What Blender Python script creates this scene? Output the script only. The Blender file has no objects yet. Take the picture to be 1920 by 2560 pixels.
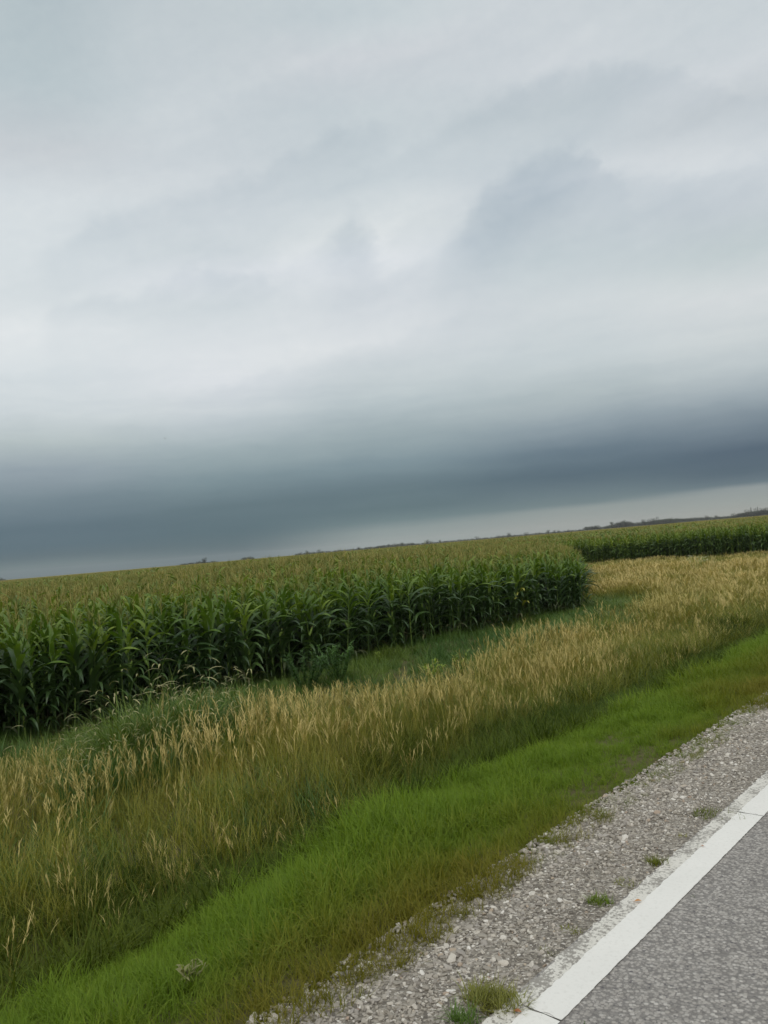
import bpy, math, random
import numpy as np
from mathutils import Matrix, Vector
random.seed(7)
rng = np.random.default_rng(11)
R = math.radians
PI = math.pi
scene = bpy.context.scene
C = scene.collection

# ------------------------------------------------------------------ camera, sky, sun, exposure
FPX = 2000.0                                   # focal length in photograph pixels (1920 x 2560)
CAMZ = 1.6                                     # metres above the road surface
ROT = np.array([[0.74605136, 0.09273166, 0.65939988],
                [0.66043993, 0.0233729, -0.75051503],
                [-0.08500859, 0.99541677, -0.0438063]])
cam_d = bpy.data.cameras.new('camera')
cam_d.sensor_width = 36.0
cam_d.sensor_fit = 'AUTO'
cam_d.lens = FPX / 2560 * 36.0
cam_d.clip_start = 0.05
cam_d.clip_end = 20000
cam = bpy.data.objects.new('camera', cam_d)
cam.matrix_world = Matrix.Translation((0, 0, CAMZ)) @ Matrix([list(r) for r in ROT]).to_4x4()
C.objects.link(cam)
scene.camera = cam


def pix_ray(x, y):
    d = ROT @ np.array([x - 960.0, -(y - 1280.0), -FPX])
    return d / np.linalg.norm(d)


def azel(x, y):                                # heading from +Y (deg, right positive), elevation (deg)
    d = pix_ray(x, y)
    return math.degrees(math.atan2(d[0], d[1])), math.degrees(math.asin(d[2]))


def on_ground(x, y, z):                        # where the sight line of a photo pixel meets height z
    d = pix_ray(x, y)
    t = (z - CAMZ) / d[2]
    return d[0] * t, d[1] * t


def lin(rgb):
    o = []
    for c in rgb:
        c = c / 255.0
        o.append(c / 12.92 if c <= 0.04045 else ((c + 0.055) / 1.055) ** 2.4)
    return o


SUN_EL, SUN_AZ = 52.0, 150.0                   # high, behind the camera, behind thick cloud
SUN_STRENGTH = 0.9
sun_d = bpy.data.lights.new('sun', 'SUN')
sun_d.energy = SUN_STRENGTH
sun_d.angle = R(25)
sun_d.color = (1.0, 0.965, 0.90)
sun = bpy.data.objects.new('sun', sun_d)
sv = Vector((math.sin(R(SUN_AZ)) * math.cos(R(SUN_EL)), math.cos(R(SUN_AZ)) * math.cos(R(SUN_EL)), math.sin(R(SUN_EL))))
sun.rotation_euler = sv.to_track_quat('Z', 'Y').to_euler()
C.objects.link(sun)

scene.view_settings.view_transform = 'Standard'
scene.view_settings.look = 'None'
scene.view_settings.exposure = 0.0
scene.view_settings.gamma = 1.0
scene.view_settings.use_curve_mapping = False


class NT:
    """tiny node-tree writer"""
    def __init__(s, tree):
        s.t = tree

    def n(s, kind, **kw):
        nd = s.t.nodes.new(kind)
        for k, v in kw.items():
            setattr(nd, k, v)
        return nd

    def lk(s, a, b):
        s.t.links.new(a, b)

    def put(s, sock, v):
        if isinstance(v, bpy.types.NodeSocket):
            s.lk(v, sock)
        else:
            sock.default_value = v

    def m(s, op, a, b=0.0, c=None, clamp=False):
        nd = s.n('ShaderNodeMath', operation=op)
        nd.use_clamp = clamp
        s.put(nd.inputs[0], a)
        if op not in ('SINE', 'COSINE', 'ABSOLUTE', 'EXPONENT', 'ARCSINE', 'SQRT'):
            s.put(nd.inputs[1], b)
        if c is not None:
            s.put(nd.inputs[2], c)
        return nd.outputs[0]

    def mix(s, f, a, b, mode='MIX'):
        nd = s.n('ShaderNodeMix', data_type='RGBA', blend_type=mode)
        s.put(nd.inputs[0], f)
        for i, v in ((6, a), (7, b)):
            if not isinstance(v, bpy.types.NodeSocket) and len(v) == 3:
                v = (*v, 1)
            s.put(nd.inputs[i], v)
        return nd.outputs[2]

    def noise(s, vec, scale, detail=3.0, rough=0.5, dist=0.0):
        nd = s.n('ShaderNodeTexNoise')
        if vec is not None:
            s.lk(vec, nd.inputs['Vector'])
        nd.inputs['Scale'].default_value = scale
        nd.inputs['Detail'].default_value = detail
        nd.inputs['Roughness'].default_value = rough
        nd.inputs['Distortion'].default_value = dist
        return nd.outputs['Fac']

    def ramp(s, fac, stops, interp='LINEAR'):
        nd = s.n('ShaderNodeValToRGB')
        cr = nd.color_ramp
        cr.interpolation = interp
        stops = sorted(stops, key=lambda q: q[0])
        while len(cr.elements) < len(stops):
            cr.elements.new(0.5)
        for e, (p, c) in zip(cr.elements, stops):
            e.position = p
            e.color = (*c, 1) if len(c) == 3 else c
        s.put(nd.inputs[0], fac)
        return nd.outputs[0]

    def xyz(s, x, y, z):
        nd = s.n('ShaderNodeCombineXYZ')
        for i, v in enumerate((x, y, z)):
            s.put(nd.inputs[i], v)
        return nd.outputs[0]


def build_sky():
    w = bpy.data.worlds.new('World')
    scene.world = w
    w.use_nodes = True
    t = NT(w.node_tree)
    w.node_tree.nodes.clear()
    out = t.n('ShaderNodeOutputWorld')
    tc = t.n('ShaderNodeTexCoord')
    D = tc.outputs['Generated']
    sp = t.n('ShaderNodeSeparateXYZ')
    t.lk(D, sp.inputs[0])
    X, Y, Z = sp.outputs
    az = t.m('MULTIPLY', t.m('ARCTAN2', X, Y), 180 / PI)
    az = t.m('ADD', az, 41.3)
    el = t.m('MULTIPLY', t.m('ARCSINE', t.m('MINIMUM', Z, 0.9999)), 180 / PI)
    # wind-drawn wisps: noise over the direction, stretched along the cloud bands
    u = t.m('ADD', az, t.m('MULTIPLY', el, -0.55))
    v = t.m('ADD', el, t.m('MULTIPLY', az, -0.22))
    wv = t.xyz(t.m('MULTIPLY', u, 0.035), t.m('MULTIPLY', v, 0.11), 0.37)
    n1 = t.noise(wv, 1.0, 3.0, 0.5, 0.3)
    n2 = t.noise(wv, 3.1, 4.0, 0.55, 0.5)
    n3 = t.noise(t.xyz(t.m('MULTIPLY', az, 0.16), t.m('MULTIPLY', el, 0.30), 4.2), 1.0, 4.0, 0.6, 0.4)
    n4c = t.m('SUBTRACT', t.noise(t.xyz(t.m('MULTIPLY', az, 0.30), t.m('MULTIPLY', el, 0.42), 9.1), 1.0, 5.0, 0.55, 0.2), 0.5)
    n1c = t.m('SUBTRACT', n1, 0.5)
    n2c = t.m('SUBTRACT', n2, 0.5)
    n3c = t.m('SUBTRACT', n3, 0.5)
    # the warp calms down towards the shelf cloud's straight lower edge
    calm = t.m('MULTIPLY', t.m('SUBTRACT', el, 4.0), 0.065, clamp=True)
    warp = t.m('MULTIPLY', t.m('ADD', t.m('MULTIPLY', n1c, 2.2), t.m('MULTIPLY', n3c, 1.8)), calm)
    warp = t.m('ADD', warp, t.m('MULTIPLY', n3c, 0.3))
    ms_ = t.n('ShaderNodeMapRange', interpolation_type='SMOOTHSTEP')
    t.lk(el, ms_.inputs[0])
    ms_.inputs[1].default_value = 0.3
    ms_.inputs[2].default_value = 3.5
    ms_.inputs[4].default_value = 0.75
    elw = t.m('ADD', t.m('ADD', el, ms_.outputs[0]), warp)
    pos = t.m('SQRT', t.m('DIVIDE', t.m('MAXIMUM', elw, 0.0), 90.0))
    cols = {
        100: [(0, (183, 194, 201)), (180, (186, 197, 205)), (330, (197, 202, 212)), (450, (208, 214, 219)), (600, (213, 219, 223)),
              (700, (211, 217, 221)), (790, (221, 225, 228)), (900, (212, 218, 222)), (1000, (203, 210, 214)), (1080, (180, 190, 195)),
              (1150, (150, 163, 171)), (1220, (118, 134, 144)), (1290, (93, 112, 124)), (1350, (88, 108, 120)), (1385, (90, 108, 117)),
              (1412, (103, 120, 125)), (1440, (94, 111, 118))],
        530: [(0, (192, 200, 207)), (200, (198, 205, 213)), (380, (203, 209, 215)), (480, (207, 213, 218)), (570, (204, 211, 216)),
              (650, (217, 221, 226)), (740, (210, 216, 220)), (850, (217, 221, 225)), (930, (214, 218, 223)), (1020, (192, 200, 205)), (1100, (158, 172, 178)),
              (1170, (124, 142, 150)), (1240, (97, 116, 125)), (1310, (86, 107, 117)), (1370, (86, 106, 114)), (1400, (88, 107, 114))],
        960: [(0, (193, 202, 210)), (100, (204, 208, 216)), (230, (196, 204, 214)), (330, (197, 205, 213)), (430, (199, 207, 214)),
              (540, (214, 219, 222)), (620, (218, 222, 227)), (720, (208, 213, 219)), (820, (214, 218, 222)), (890, (200, 207, 211)), (980, (185, 195, 199)),
              (1060, (155, 169, 175)), (1130, (125, 143, 152)), (1190, (100, 119, 128)), (1250, (93, 113, 121)), (1290, (108, 127, 132)),
              (1320, (137, 150, 150)), (1355, (150, 160, 157))],
        1440: [(0, (200, 206, 214)), (120, (204, 209, 217)), (230, (193, 201, 211)), (330, (200, 207, 214)), (420, (209, 214, 219)),
               (500, (200, 207, 213)), (600, (195, 204, 209)), (720, (204, 210, 214)), (850, (196, 204, 208)), (950, (178, 188, 194)), (1030, (145, 158, 167)),
               (1100, (104, 121, 134)), (1160, (88, 106, 119)), (1215, (103, 120, 128)), (1245, (112, 128, 133)), (1262, (143, 153, 152)), (1310, (158, 163, 158))],
        1880: [(0, (197, 204, 211)), (120, (203, 208, 214)), (230, (195, 201, 213)), (370, (209, 214, 219)), (470, (201, 207, 213)),
               (580, (194, 203, 206)), (690, (209, 213, 216)), (800, (200, 206, 209)), (880, (188, 196, 200)), (960, (158, 169, 177)),
               (1030, (118, 132, 144)), (1090, (85, 101, 117)), (1150, (84, 101, 115)), (1188, (100, 116, 126)), (1204, (143, 152, 153)), (1250, (153, 160, 156)), (1285, (163, 164, 155))]}
    acc = None
    prev = None
    for x in sorted(cols):
        st = []
        for y, c in cols[x]:
            a, e = azel(x, y)
            br = 1.0 + 0.022 * min(max((c[1] - 165) / 40.0, 0), 1)
            cc = (c[0] * br, (c[1] + 1.0) * br, min(c[2], c[1] + 5.5) * br if c[1] > 190 else c[2])      # neutral grey-blue cloud
            if y >= 1150:
                cc = (c[0], c[1], c[2])
            if c[1] < 150:
                cc = (c[0], c[1] + 1, c[2])
            st.append((math.sqrt(max(e, 0) / 90.0), lin(cc)))
        top = st[0][1]
        st.append((0.80, [top[0] * 1.12, top[1] * 1.10, top[2] * 1.06]))
        st.append((1.0, [top[0] * 1.2, top[1] * 1.16, top[2] * 1.1]))
        col = t.ramp(pos, st)
        a = azel(x, 900)[0] + 41.3
        if acc is None:
            acc = col
        else:
            mr = t.n('ShaderNodeMapRange', interpolation_type='SMOOTHSTEP')
            t.lk(az, mr.inputs[0])
            mr.inputs[1].default_value = prev
            mr.inputs[2].default_value = a
            acc = t.mix(mr.outputs[0], acc, col)
        prev = a
    # separate darker and lighter cloud patches: (x0,y0)-(x1,y1) long axis in photo directions, half width, gain
    blobs = [((1160, 660), (1290, 520), 66, -0.11), ((1280, 540), (1450, 420), 70, -0.12), ((880, 560), (880, 670), 46, -0.08),
             ((1520, 460), (1900, 560), 80, -0.05), ((820, 760), (1130, 640), 45, -0.05),
             ((480, 950), (960, 850), 38, 0.04), ((950, 520), (1130, 480), 45, 0.05),
             ((1300, 770), (1900, 690), 50, 0.03), ((850, 120), (1250, 60), 55, 0.03), ((1500, 410), (1900, 375), 32, 0.05), ((1000, 400), (1400, 300), 40, 0.04),
             ((640, 650), (830, 590), 34, 0.06), ((930, 560), (960, 650), 30, 0.05), ((0, 850), (400, 800), 60, 0.02), ((30, 100), (260, 30), 110, -0.05)]
    # cloud ledges: (photo points along the ledge's upper edge), strength, how far the shade reaches down (deg)
    ledges = [([(60, 640), (130, 610), (250, 535), (420, 480), (640, 430), (750, 365), (850, 315), (930, 300), (1010, 330)], [0, .6, .9, .8, .9, 1, 1, .7, 0], 0.085, 3.4, 0.5),
              ([(960, 400), (1040, 345), (1180, 265), (1300, 210), (1400, 175), (1520, 158), (1640, 165), (1760, 195), (1900, 240)], [0, .7, 1, 1, 1, 1, .9, .7, .6], 0.085, 3.2, 0.5),
              ([(90, 800), (140, 755), (260, 722), (330, 730), (400, 690), (480, 662), (560, 684), (650, 682), (720, 720)], [0, .9, 1, .8, 1, 1, 1, .7, 0], 0.060, 2.8, 0.25),
              ([(1060, 680), (1130, 580), (1180, 520), (1230, 455), (1300, 400), (1400, 368), (1480, 378), (1530, 430), (1600, 450)], [0, .6, .9, 1, 1, 1, 1, .5, 0], 0.110, 3.6, 0.55),
              ([(1480, 450), (1560, 428), (1640, 436), (1720, 428), (1800, 425), (1900, 405), (1960, 400)], [0, .8, 1, 1, .8, .7, .5], 0.05, 3.0, 0.25),
              ([(400, 1010), (500, 975), (600, 950), (700, 915), (840, 870), (960, 850), (1100, 800), (1250, 770), (1400, 800)], [0, .8, 1, .8, .9, .8, .9, .6, 0], 0.045, 2.2, 0.25),
              ([(780, 610), (830, 570), (870, 548), (920, 556), (960, 600)], [0, .8, 1, .9, 0], 0.07, 2.6, 0.25),
              ([(420, 330), (560, 270), (700, 190), (860, 130), (1000, 95), (1180, 70), (1400, 60)], [0, .5, .7, 1, 1, .8, 0], 0.045, 3.0, 0.8)]
    tot = None
    azb = t.m('ADD', az, t.m('MULTIPLY', n4c, 4.0))
    elb = t.m('ADD', el, t.m('ADD', t.m('MULTIPLY', n2c, 1.5), t.m('MULTIPLY', n3c, 2.0)))
    n5c = t.m('SUBTRACT', t.noise(t.xyz(t.m('MULTIPLY', az, 0.9), t.m('MULTIPLY', el, 1.3), 2.7), 1.0, 6.0, 0.62, 0.0), 0.5)
    azl = t.m('ADD', t.m('ADD', az, t.m('MULTIPLY', n4c, 1.8)), t.m('MULTIPLY', n5c, 1.2))
    ell = t.m('ADD', t.m('ADD', el, t.m('MULTIPLY', n3c, 0.9)), t.m('MULTIPLY', n5c, 1.1))
    for pts_, st_, g, fall, soft in ledges:
        nodes_ = []
        for (px_, py_), sg in zip(pts_, st_):
            a_, e_ = azel(px_, py_)
            nodes_.append(((a_ + 41.3 + 45) / 90.0, (e_ / 90.0, sg, 0.0)))
        rc = t.ramp(t.m('DIVIDE', t.m('ADD', azl, 45), 90.0), nodes_, 'B_SPLINE' if len(nodes_) > 40 else 'EASE')
        sc_ = t.n('ShaderNodeSeparateColor')
        t.lk(rc, sc_.inputs[0])
        dd_ = t.m('SUBTRACT', t.m('MULTIPLY', sc_.outputs[0], 90.0), ell)
        mr_ = t.n('ShaderNodeMapRange', interpolation_type='SMOOTHSTEP')
        t.lk(dd_, mr_.inputs[0])
        mr_.inputs[1].default_value = -soft
        mr_.inputs[2].default_value = soft + 0.5
        fo = t.m('EXPONENT', t.m('MULTIPLY', t.m('MAXIMUM', dd_, 0.0), -1.0 / fall))
        gv = t.m('MULTIPLY', t.m('MULTIPLY', mr_.outputs[0], fo), t.m('MULTIPLY', sc_.outputs[1], -g * 1.3))
        tot = gv if tot is None else t.m('ADD', tot, gv)
    for p0, p1, hw, g in blobs:
        a0, e0 = azel(*p0)
        a1, e1 = azel(*p1)
        ca, ce = (a0 + a1) / 2 + 41.3, (e0 + e1) / 2
        L = math.hypot(a1 - a0, e1 - e0)
        th = math.atan2(e1 - e0, a1 - a0)
        sx, sy = L / 2 * 0.62 + 0.6, hw * 0.0245 * 0.85
        dx = t.m('SUBTRACT', azb, ca)
        dy = t.m('SUBTRACT', elb, ce)
        uu = t.m('ADD', t.m('MULTIPLY', dx, math.cos(th) / sx), t.m('MULTIPLY', dy, math.sin(th) / sx))
        vv = t.m('ADD', t.m('MULTIPLY', dx, -math.sin(th) / sy), t.m('MULTIPLY', dy, math.cos(th) / sy))
        q = t.m('ADD', t.m('MULTIPLY', uu, uu), t.m('MULTIPLY', vv, vv))
        gv = t.m('MULTIPLY', t.m('EXPONENT', t.m('MULTIPLY', q, -0.5)), g)
        tot = gv if tot is None else t.m('ADD', tot, gv)
    wisp = t.m('ADD', t.m('ADD', t.m('MULTIPLY', n2c, 0.09), t.m('MULTIPLY', n3c, 0.06)), t.m('MULTIPLY', n5c, 0.08))
    n6 = t.noise(t.xyz(t.m('MULTIPLY', u, 0.07), t.m('MULTIPLY', t.m('ADD', v, t.m('MULTIPLY', n4c, 2.0)), 0.45), 7.7), 1.0, 6.0, 0.6, 0.3)
    wisp = t.m('ADD', wisp, t.m('MULTIPLY', t.m('SUBTRACT', n6, 0.5), 0.10))
    # streaks and scud in the low storm bank
    n7 = t.noise(t.xyz(t.m('MULTIPLY', az, 0.055), t.m('MULTIPLY', t.m('ADD', el, t.m('MULTIPLY', n4c, 1.2)), 0.55), 5.5), 1.0, 6.0, 0.6, 0.2)
    lowband = t.m('MULTIPLY', t.m('MULTIPLY', t.m('SUBTRACT', el, 1.2), 0.5, clamp=True), t.m('MULTIPLY', t.m('SUBTRACT', 15.0, el), 0.2, clamp=True))
    low = t.m('MULTIPLY', t.m('MULTIPLY', t.m('SUBTRACT', n7, 0.5), 0.34), lowband)
    gain = t.m('ADD', t.m('ADD', 1.0, low), t.m('ADD', tot, t.m('MULTIPLY', wisp, calm)))
    # the sky behind the traveller is thinner, brighter overcast
    daz = t.m('ABSOLUTE', az)
    mrb = t.n('ShaderNodeMapRange', interpolation_type='SMOOTHSTEP')
    t.lk(daz, mrb.inputs[0])
    mrb.inputs[1].default_value = 45
    mrb.inputs[2].default_value = 130
    back = t.mix(t.m('MULTIPLY', t.m('DIVIDE', t.m('MAXIMUM', el, 0.0), 60), 1.0, clamp=True), (0.62, 0.65, 0.68), (1.0, 1.02, 1.05))
    acc = t.mix(mrb.outputs[0], acc, back)
    gd = t.m('SUBTRACT', gain, 1.0)              # thicker cloud is also a little bluer
    gv = t.xyz(t.m('MULTIPLY_ADD', gd, 1.22, 1.0), t.m('MULTIPLY_ADD', gd, 1.0, 1.0), t.m('MULTIPLY_ADD', gd, 0.80, 1.0))
    cl = t.n('ShaderNodeVectorMath', operation='MULTIPLY')
    t.lk(acc, cl.inputs[0])
    t.lk(gv, cl.inputs[1])
    b1 = t.n('ShaderNodeBackground')
    t.lk(cl.outputs[0], b1.inputs[0])
    b1.inputs[1].default_value = 1.0
    sk = t.n('ShaderNodeTexSky', sky_type='NISHITA')
    sk.sun_disc = False
    sk.sun_elevation = R(SUN_EL)
    sk.sun_rotation = R(SUN_AZ)
    b2 = t.n('ShaderNodeBackground')
    t.lk(sk.outputs[0], b2.inputs[0])
    b2.inputs[1].default_value = 0.06
    mx = t.n('ShaderNodeMixShader')
    mx.inputs[0].default_value = 0.97          # thick cloud over the clear sky
    t.lk(b2.outputs[0], mx.inputs[1])
    t.lk(b1.outputs[0], mx.inputs[2])
    t.lk(mx.outputs[0], out.inputs[0])
    w.cycles.sampling_method = 'MANUAL'
    w.cycles.sample_map_resolution = 512


build_sky()


# ------------------------------------------------------------------ helpers
def tag(o, label=None, cat=None, group=None, kind=None):
    if label: o['label'] = label
    if cat: o['category'] = cat
    if group: o['group'] = group
    if kind: o['kind'] = kind
    return o


def empty(name, loc, rz=0.0, s=1.0):
    o = bpy.data.objects.new(name, None)
    o.location = loc
    o.rotation_euler = (0, 0, rz)
    o.scale = (s, s, s)
    o.empty_display_size = 0.1
    C.objects.link(o)
    return o


class MB:
    def __init__(s):
        s.v, s.f, s.mi = [], [], []

    def add(s, vs, fs, mi=0):
        b = len(s.v)
        s.v.extend(vs)
        for f in fs:
            s.f.append(tuple(i + b for i in f))
            s.mi.append(mi)

    def mesh(s, name, mats, smooth=True):
        me = bpy.data.meshes.new(name)
        me.from_pydata([tuple(p) for p in s.v], [], s.f)
        for m in mats:
            me.materials.append(m)
        me.polygons.foreach_set('material_index', s.mi)
        me.polygons.foreach_set('use_smooth', [smooth] * len(s.f))
        me.update()
        return me


def obj(name, me, parent=None, link=True):
    o = bpy.data.objects.new(name, me)
    if link:
        C.objects.link(o)
    if parent:
        o.parent = parent
    return o


def tube(mb, pts, rad, sides=6, mi=0):
    vs, fs = [], []
    n = len(pts)
    for i, p in enumerate(pts):
        a = Vector(pts[max(i - 1, 0)]); b = Vector(pts[min(i + 1, n - 1)])
        d = (b - a).normalized()
        s = d.cross(Vector((0.3, 0.95, 0.1))).normalized()
        q = d.cross(s)
        for k in range(sides):
            t = 2 * PI * k / sides
            vs.append(tuple(Vector(p) + (s * math.cos(t) + q * math.sin(t)) * rad[i]))
    for i in range(n - 1):
        for k in range(sides):
            k2 = (k + 1) % sides
            fs.append((i * sides + k, i * sides + k2, (i + 1) * sides + k2, (i + 1) * sides + k))
    fs.append(tuple((n - 1) * sides + k for k in range(sides)))
    mb.add(vs, fs, mi)


def ribbon(mb, base, azm, length, width, a0, bend, nseg, mi=0, fold=0.0, power=1.3, twist=0.0, wave=0.0, shape='leaf', side=0.0):
    """a blade: leaves base at angle a0 from the vertical, bends over by `bend` radians towards heading azm"""
    x, y, z = base
    vs, fs = [], []
    seg = length / nseg
    ph = random.random() * 6
    acr = 3 if fold else 2
    for i in range(nseg + 1):
        t = i / nseg
        th = a0 + bend * (t ** power)
        az_ = azm + side * t
        dx, dy = math.sin(az_), math.cos(az_)
        if i:
            x += math.sin(th) * dx * seg
            y += math.sin(th) * dy * seg
            z += math.cos(th) * seg
        if shape == 'leaf':
            w = width * min(1.0, 0.45 + 2.4 * t) * (1 - t ** 3) ** 0.9
        elif shape == 'blade':
            w = width * (1 - t ** 1.6)
        else:                                   # seed head: spindle
            w = width * math.sin(PI * min(max(0.08 + 0.86 * t, 0), 1))
        w = max(w, width * 0.04)
        tw = twist * t + wave * math.sin(ph + t * 9)
        sx, sy, sz = math.cos(az_) * math.cos(tw), -math.sin(az_) * math.cos(tw), math.sin(tw)
        h = w / 2
        if fold:
            nx, ny, nz = -math.cos(th) * dx, -math.cos(th) * dy, math.sin(th)
            up = fold * w
            vs += [(x - sx * h + nx * up, y - sy * h + ny * up, z - sz * h + nz * up), (x, y, z),
                   (x + sx * h + nx * up, y + sy * h + ny * up, z + sz * h + nz * up)]
        else:
            vs += [(x - sx * h, y - sy * h, z - sz * h), (x + sx * h, y + sy * h, z + sz * h)]
    for i in range(nseg):
        for k in range(acr - 1):
            a = i * acr + k
            fs.append((a, a + 1, a + acr + 1, a + acr))
    mb.add(vs, fs, mi)
    return x, y, z


def leafmat(name, ca, cb, trans=0.3, rough=0.5, vary=0.5, mott=0.35, spec=0.35, tip=None):
    """two-tone plant material; the per-plant 'tint' and a random number pick between ca and cb"""
    m = bpy.data.materials.new(name)
    m.use_nodes = True
    t = NT(m.node_tree)
    m.node_tree.nodes.clear()
    out = t.n('ShaderNodeOutputMaterial')
    at = t.n('ShaderNodeAttribute', attribute_type='INSTANCER', attribute_name='tint')
    oi = t.n('ShaderNodeObjectInfo')
    rnd = t.m('MULTIPLY', t.m('SUBTRACT', oi.outputs['Random'], 0.5), vary)
    tc = t.n('ShaderNodeTexCoord')
    ns = t.noise(tc.outputs['Object'], 9.0, 2.0)
    f = t.m('ADD', t.m('ADD', at.outputs['Fac'], rnd), t.m('MULTIPLY', t.m('SUBTRACT', ns, 0.5), mott * 2), clamp=True)
    col = t.mix(f, ca, cb)
    hs = t.n('ShaderNodeHueSaturation')
    t.lk(col, hs.inputs['Color'])
    t.put(hs.inputs['Value'], t.m('ADD', 0.82, t.m('MULTIPLY', oi.outputs['Random'], 0.36)))
    col = hs.outputs[0]
    p = t.n('ShaderNodeBsdfPrincipled')
    t.lk(col, p.inputs['Base Color'])
    p.inputs['Roughness'].default_value = rough
    p.inputs['Specular IOR Level'].default_value = spec
    if trans > 0:
        tr = t.n('ShaderNodeBsdfTranslucent')
        t.lk(t.mix(1.0, col, (1.25, 1.25, 0.6), 'MULTIPLY'), tr.inputs[0])
        mx = t.n('ShaderNodeMixShader')
        mx.inputs[0].default_value = trans
        t.lk(p.outputs[0], mx.inputs[1])
        t.lk(tr.outputs[0], mx.inputs[2])
        t.lk(mx.outputs[0], out.inputs[0])
    else:
        t.lk(p.outputs[0], out.inputs[0])
    return m


M = {}
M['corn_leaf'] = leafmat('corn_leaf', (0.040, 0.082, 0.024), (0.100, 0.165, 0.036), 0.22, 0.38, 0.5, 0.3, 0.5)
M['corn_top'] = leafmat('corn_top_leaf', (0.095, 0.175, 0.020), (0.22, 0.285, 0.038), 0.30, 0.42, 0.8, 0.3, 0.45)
M['corn_low'] = leafmat('corn_low_leaf', (0.07, 0.09, 0.035), (0.16, 0.13, 0.06), 0.1, 0.7, 0.8)
M['corn_yellow'] = leafmat('corn_yellow_leaf', (0.42, 0.43, 0.08), (0.50, 0.44, 0.16), 0.2, 0.5, 0.2)
M['corn_stalk'] = leafmat('corn_stalk', (0.065, 0.115, 0.024), (0.23, 0.30, 0.040), 0.0, 0.5, 0.6)
M['corn_tassel'] = leafmat('corn_tassel', (0.20, 0.22, 0.050), (0.33, 0.27, 0.085), 0.15, 0.7, 0.8)
M['corn_husk'] = leafmat('corn_husk', (0.20, 0.32, 0.06), (0.28, 0.36, 0.09), 0.1, 0.5, 0.6)
M['corn_silk'] = leafmat('corn_silk', (0.16, 0.09, 0.04), (0.30, 0.20, 0.09), 0.0, 0.8, 0.6)
M['straw'] = leafmat('straw', (0.23, 0.24, 0.040), (0.41, 0.35, 0.090), 0.15, 0.6, 0.8, spec=0.15)
M['seed'] = leafmat('seed_head', (0.34, 0.30, 0.090), (0.54, 0.43, 0.175), 0.2, 0.75, 0.8)
M['grass_mid'] = leafmat('roadside_grass', (0.115, 0.155, 0.016), (0.25, 0.245, 0.032), 0.3, 0.5, 0.5)
M['verge'] = leafmat('verge_grass', (0.150, 0.240, 0.020), (0.185, 0.170, 0.022), 0.33, 0.6, 0.45, spec=0.18)
M['ditch'] = leafmat('ditch_grass', (0.052, 0.088, 0.010), (0.110, 0.135, 0.014), 0.25, 0.6, 0.5, spec=0.12)  # dark green, lowered further so the colour carries some of the ditch's self-shadow
M['lush'] = leafmat('lush_grass', (0.062, 0.140, 0.026), (0.15, 0.21, 0.03), 0.28, 0.48, 0.5)
M['weed'] = leafmat('weed_leaf', (0.065, 0.145, 0.030), (0.11, 0.20, 0.040), 0.25, 0.5, 0.4)
M['weed_bright'] = leafmat('bright_weed_leaf', (0.22, 0.30, 0.035), (0.30, 0.36, 0.05), 0.25, 0.5, 0.4)
M['pale'] = leafmat('pale_leaf', (0.24, 0.24, 0.10), (0.34, 0.31, 0.15), 0.15, 0.7, 0.4)
M['petal'] = leafmat('white_petal', (0.72, 0.72, 0.60), (0.78, 0.76, 0.66), 0.2, 0.7, 0.3)
M['tree'] = leafmat('tree_leaves', (0.030, 0.050, 0.022), (0.055, 0.085, 0.030), 0.1, 0.7, 0.6)
M['dead'] = leafmat('dead_leaf', (0.42, 0.17, 0.07), (0.50, 0.33, 0.12), 0.1, 0.7, 0.8)


def simple(name, c, rough=0.9, spec=0.2):
    m = bpy.data.materials.new(name)
    m.use_nodes = True
    t = NT(m.node_tree)
    p = m.node_tree.nodes['Principled BSDF']
    tc = t.n('ShaderNodeTexCoord')
    ns = t.noise(tc.outputs['Object'], 6.0, 4.0)
    t.lk(t.mix(ns, [x * 0.75 for x in c], [x * 1.25 for x in c]), p.inputs['Base Color'])
    p.inputs['Roughness'].default_value = rough
    p.inputs['Specular IOR Level'].default_value = spec
    return m


M['bark'] = simple('bark', (0.09, 0.075, 0.06))


def ground_mat():
    m = bpy.data.materials.new('soil_and_thatch')
    m.use_nodes = True
    t = NT(m.node_tree)
    p = m.node_tree.nodes['Principled BSDF']
    tc = t.n('ShaderNodeTexCoord')
    P = tc.outputs['Object']
    a = t.noise(P, 0.35, 4.0)
    b = t.noise(P, 14.0, 5.0, 0.6)
    c = t.mix(a, (0.050, 0.050, 0.020), (0.080, 0.080, 0.028))
    c = t.mix(t.m('MULTIPLY', b, 0.8), c, (0.14, 0.12, 0.06))
    t.lk(c, p.inputs['Base Color'])
    p.inputs['Roughness'].default_value = 1.0
    p.inputs['Specular IOR Level'].default_value = 0.1
    bm = t.n('ShaderNodeBump')
    bm.inputs['Strength'].default_value = 0.6
    bm.inputs['Distance'].default_value = 0.03
    t.lk(b, bm.inputs['Height'])
    t.lk(bm.outputs[0], p.inputs['Normal'])
    return m


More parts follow.
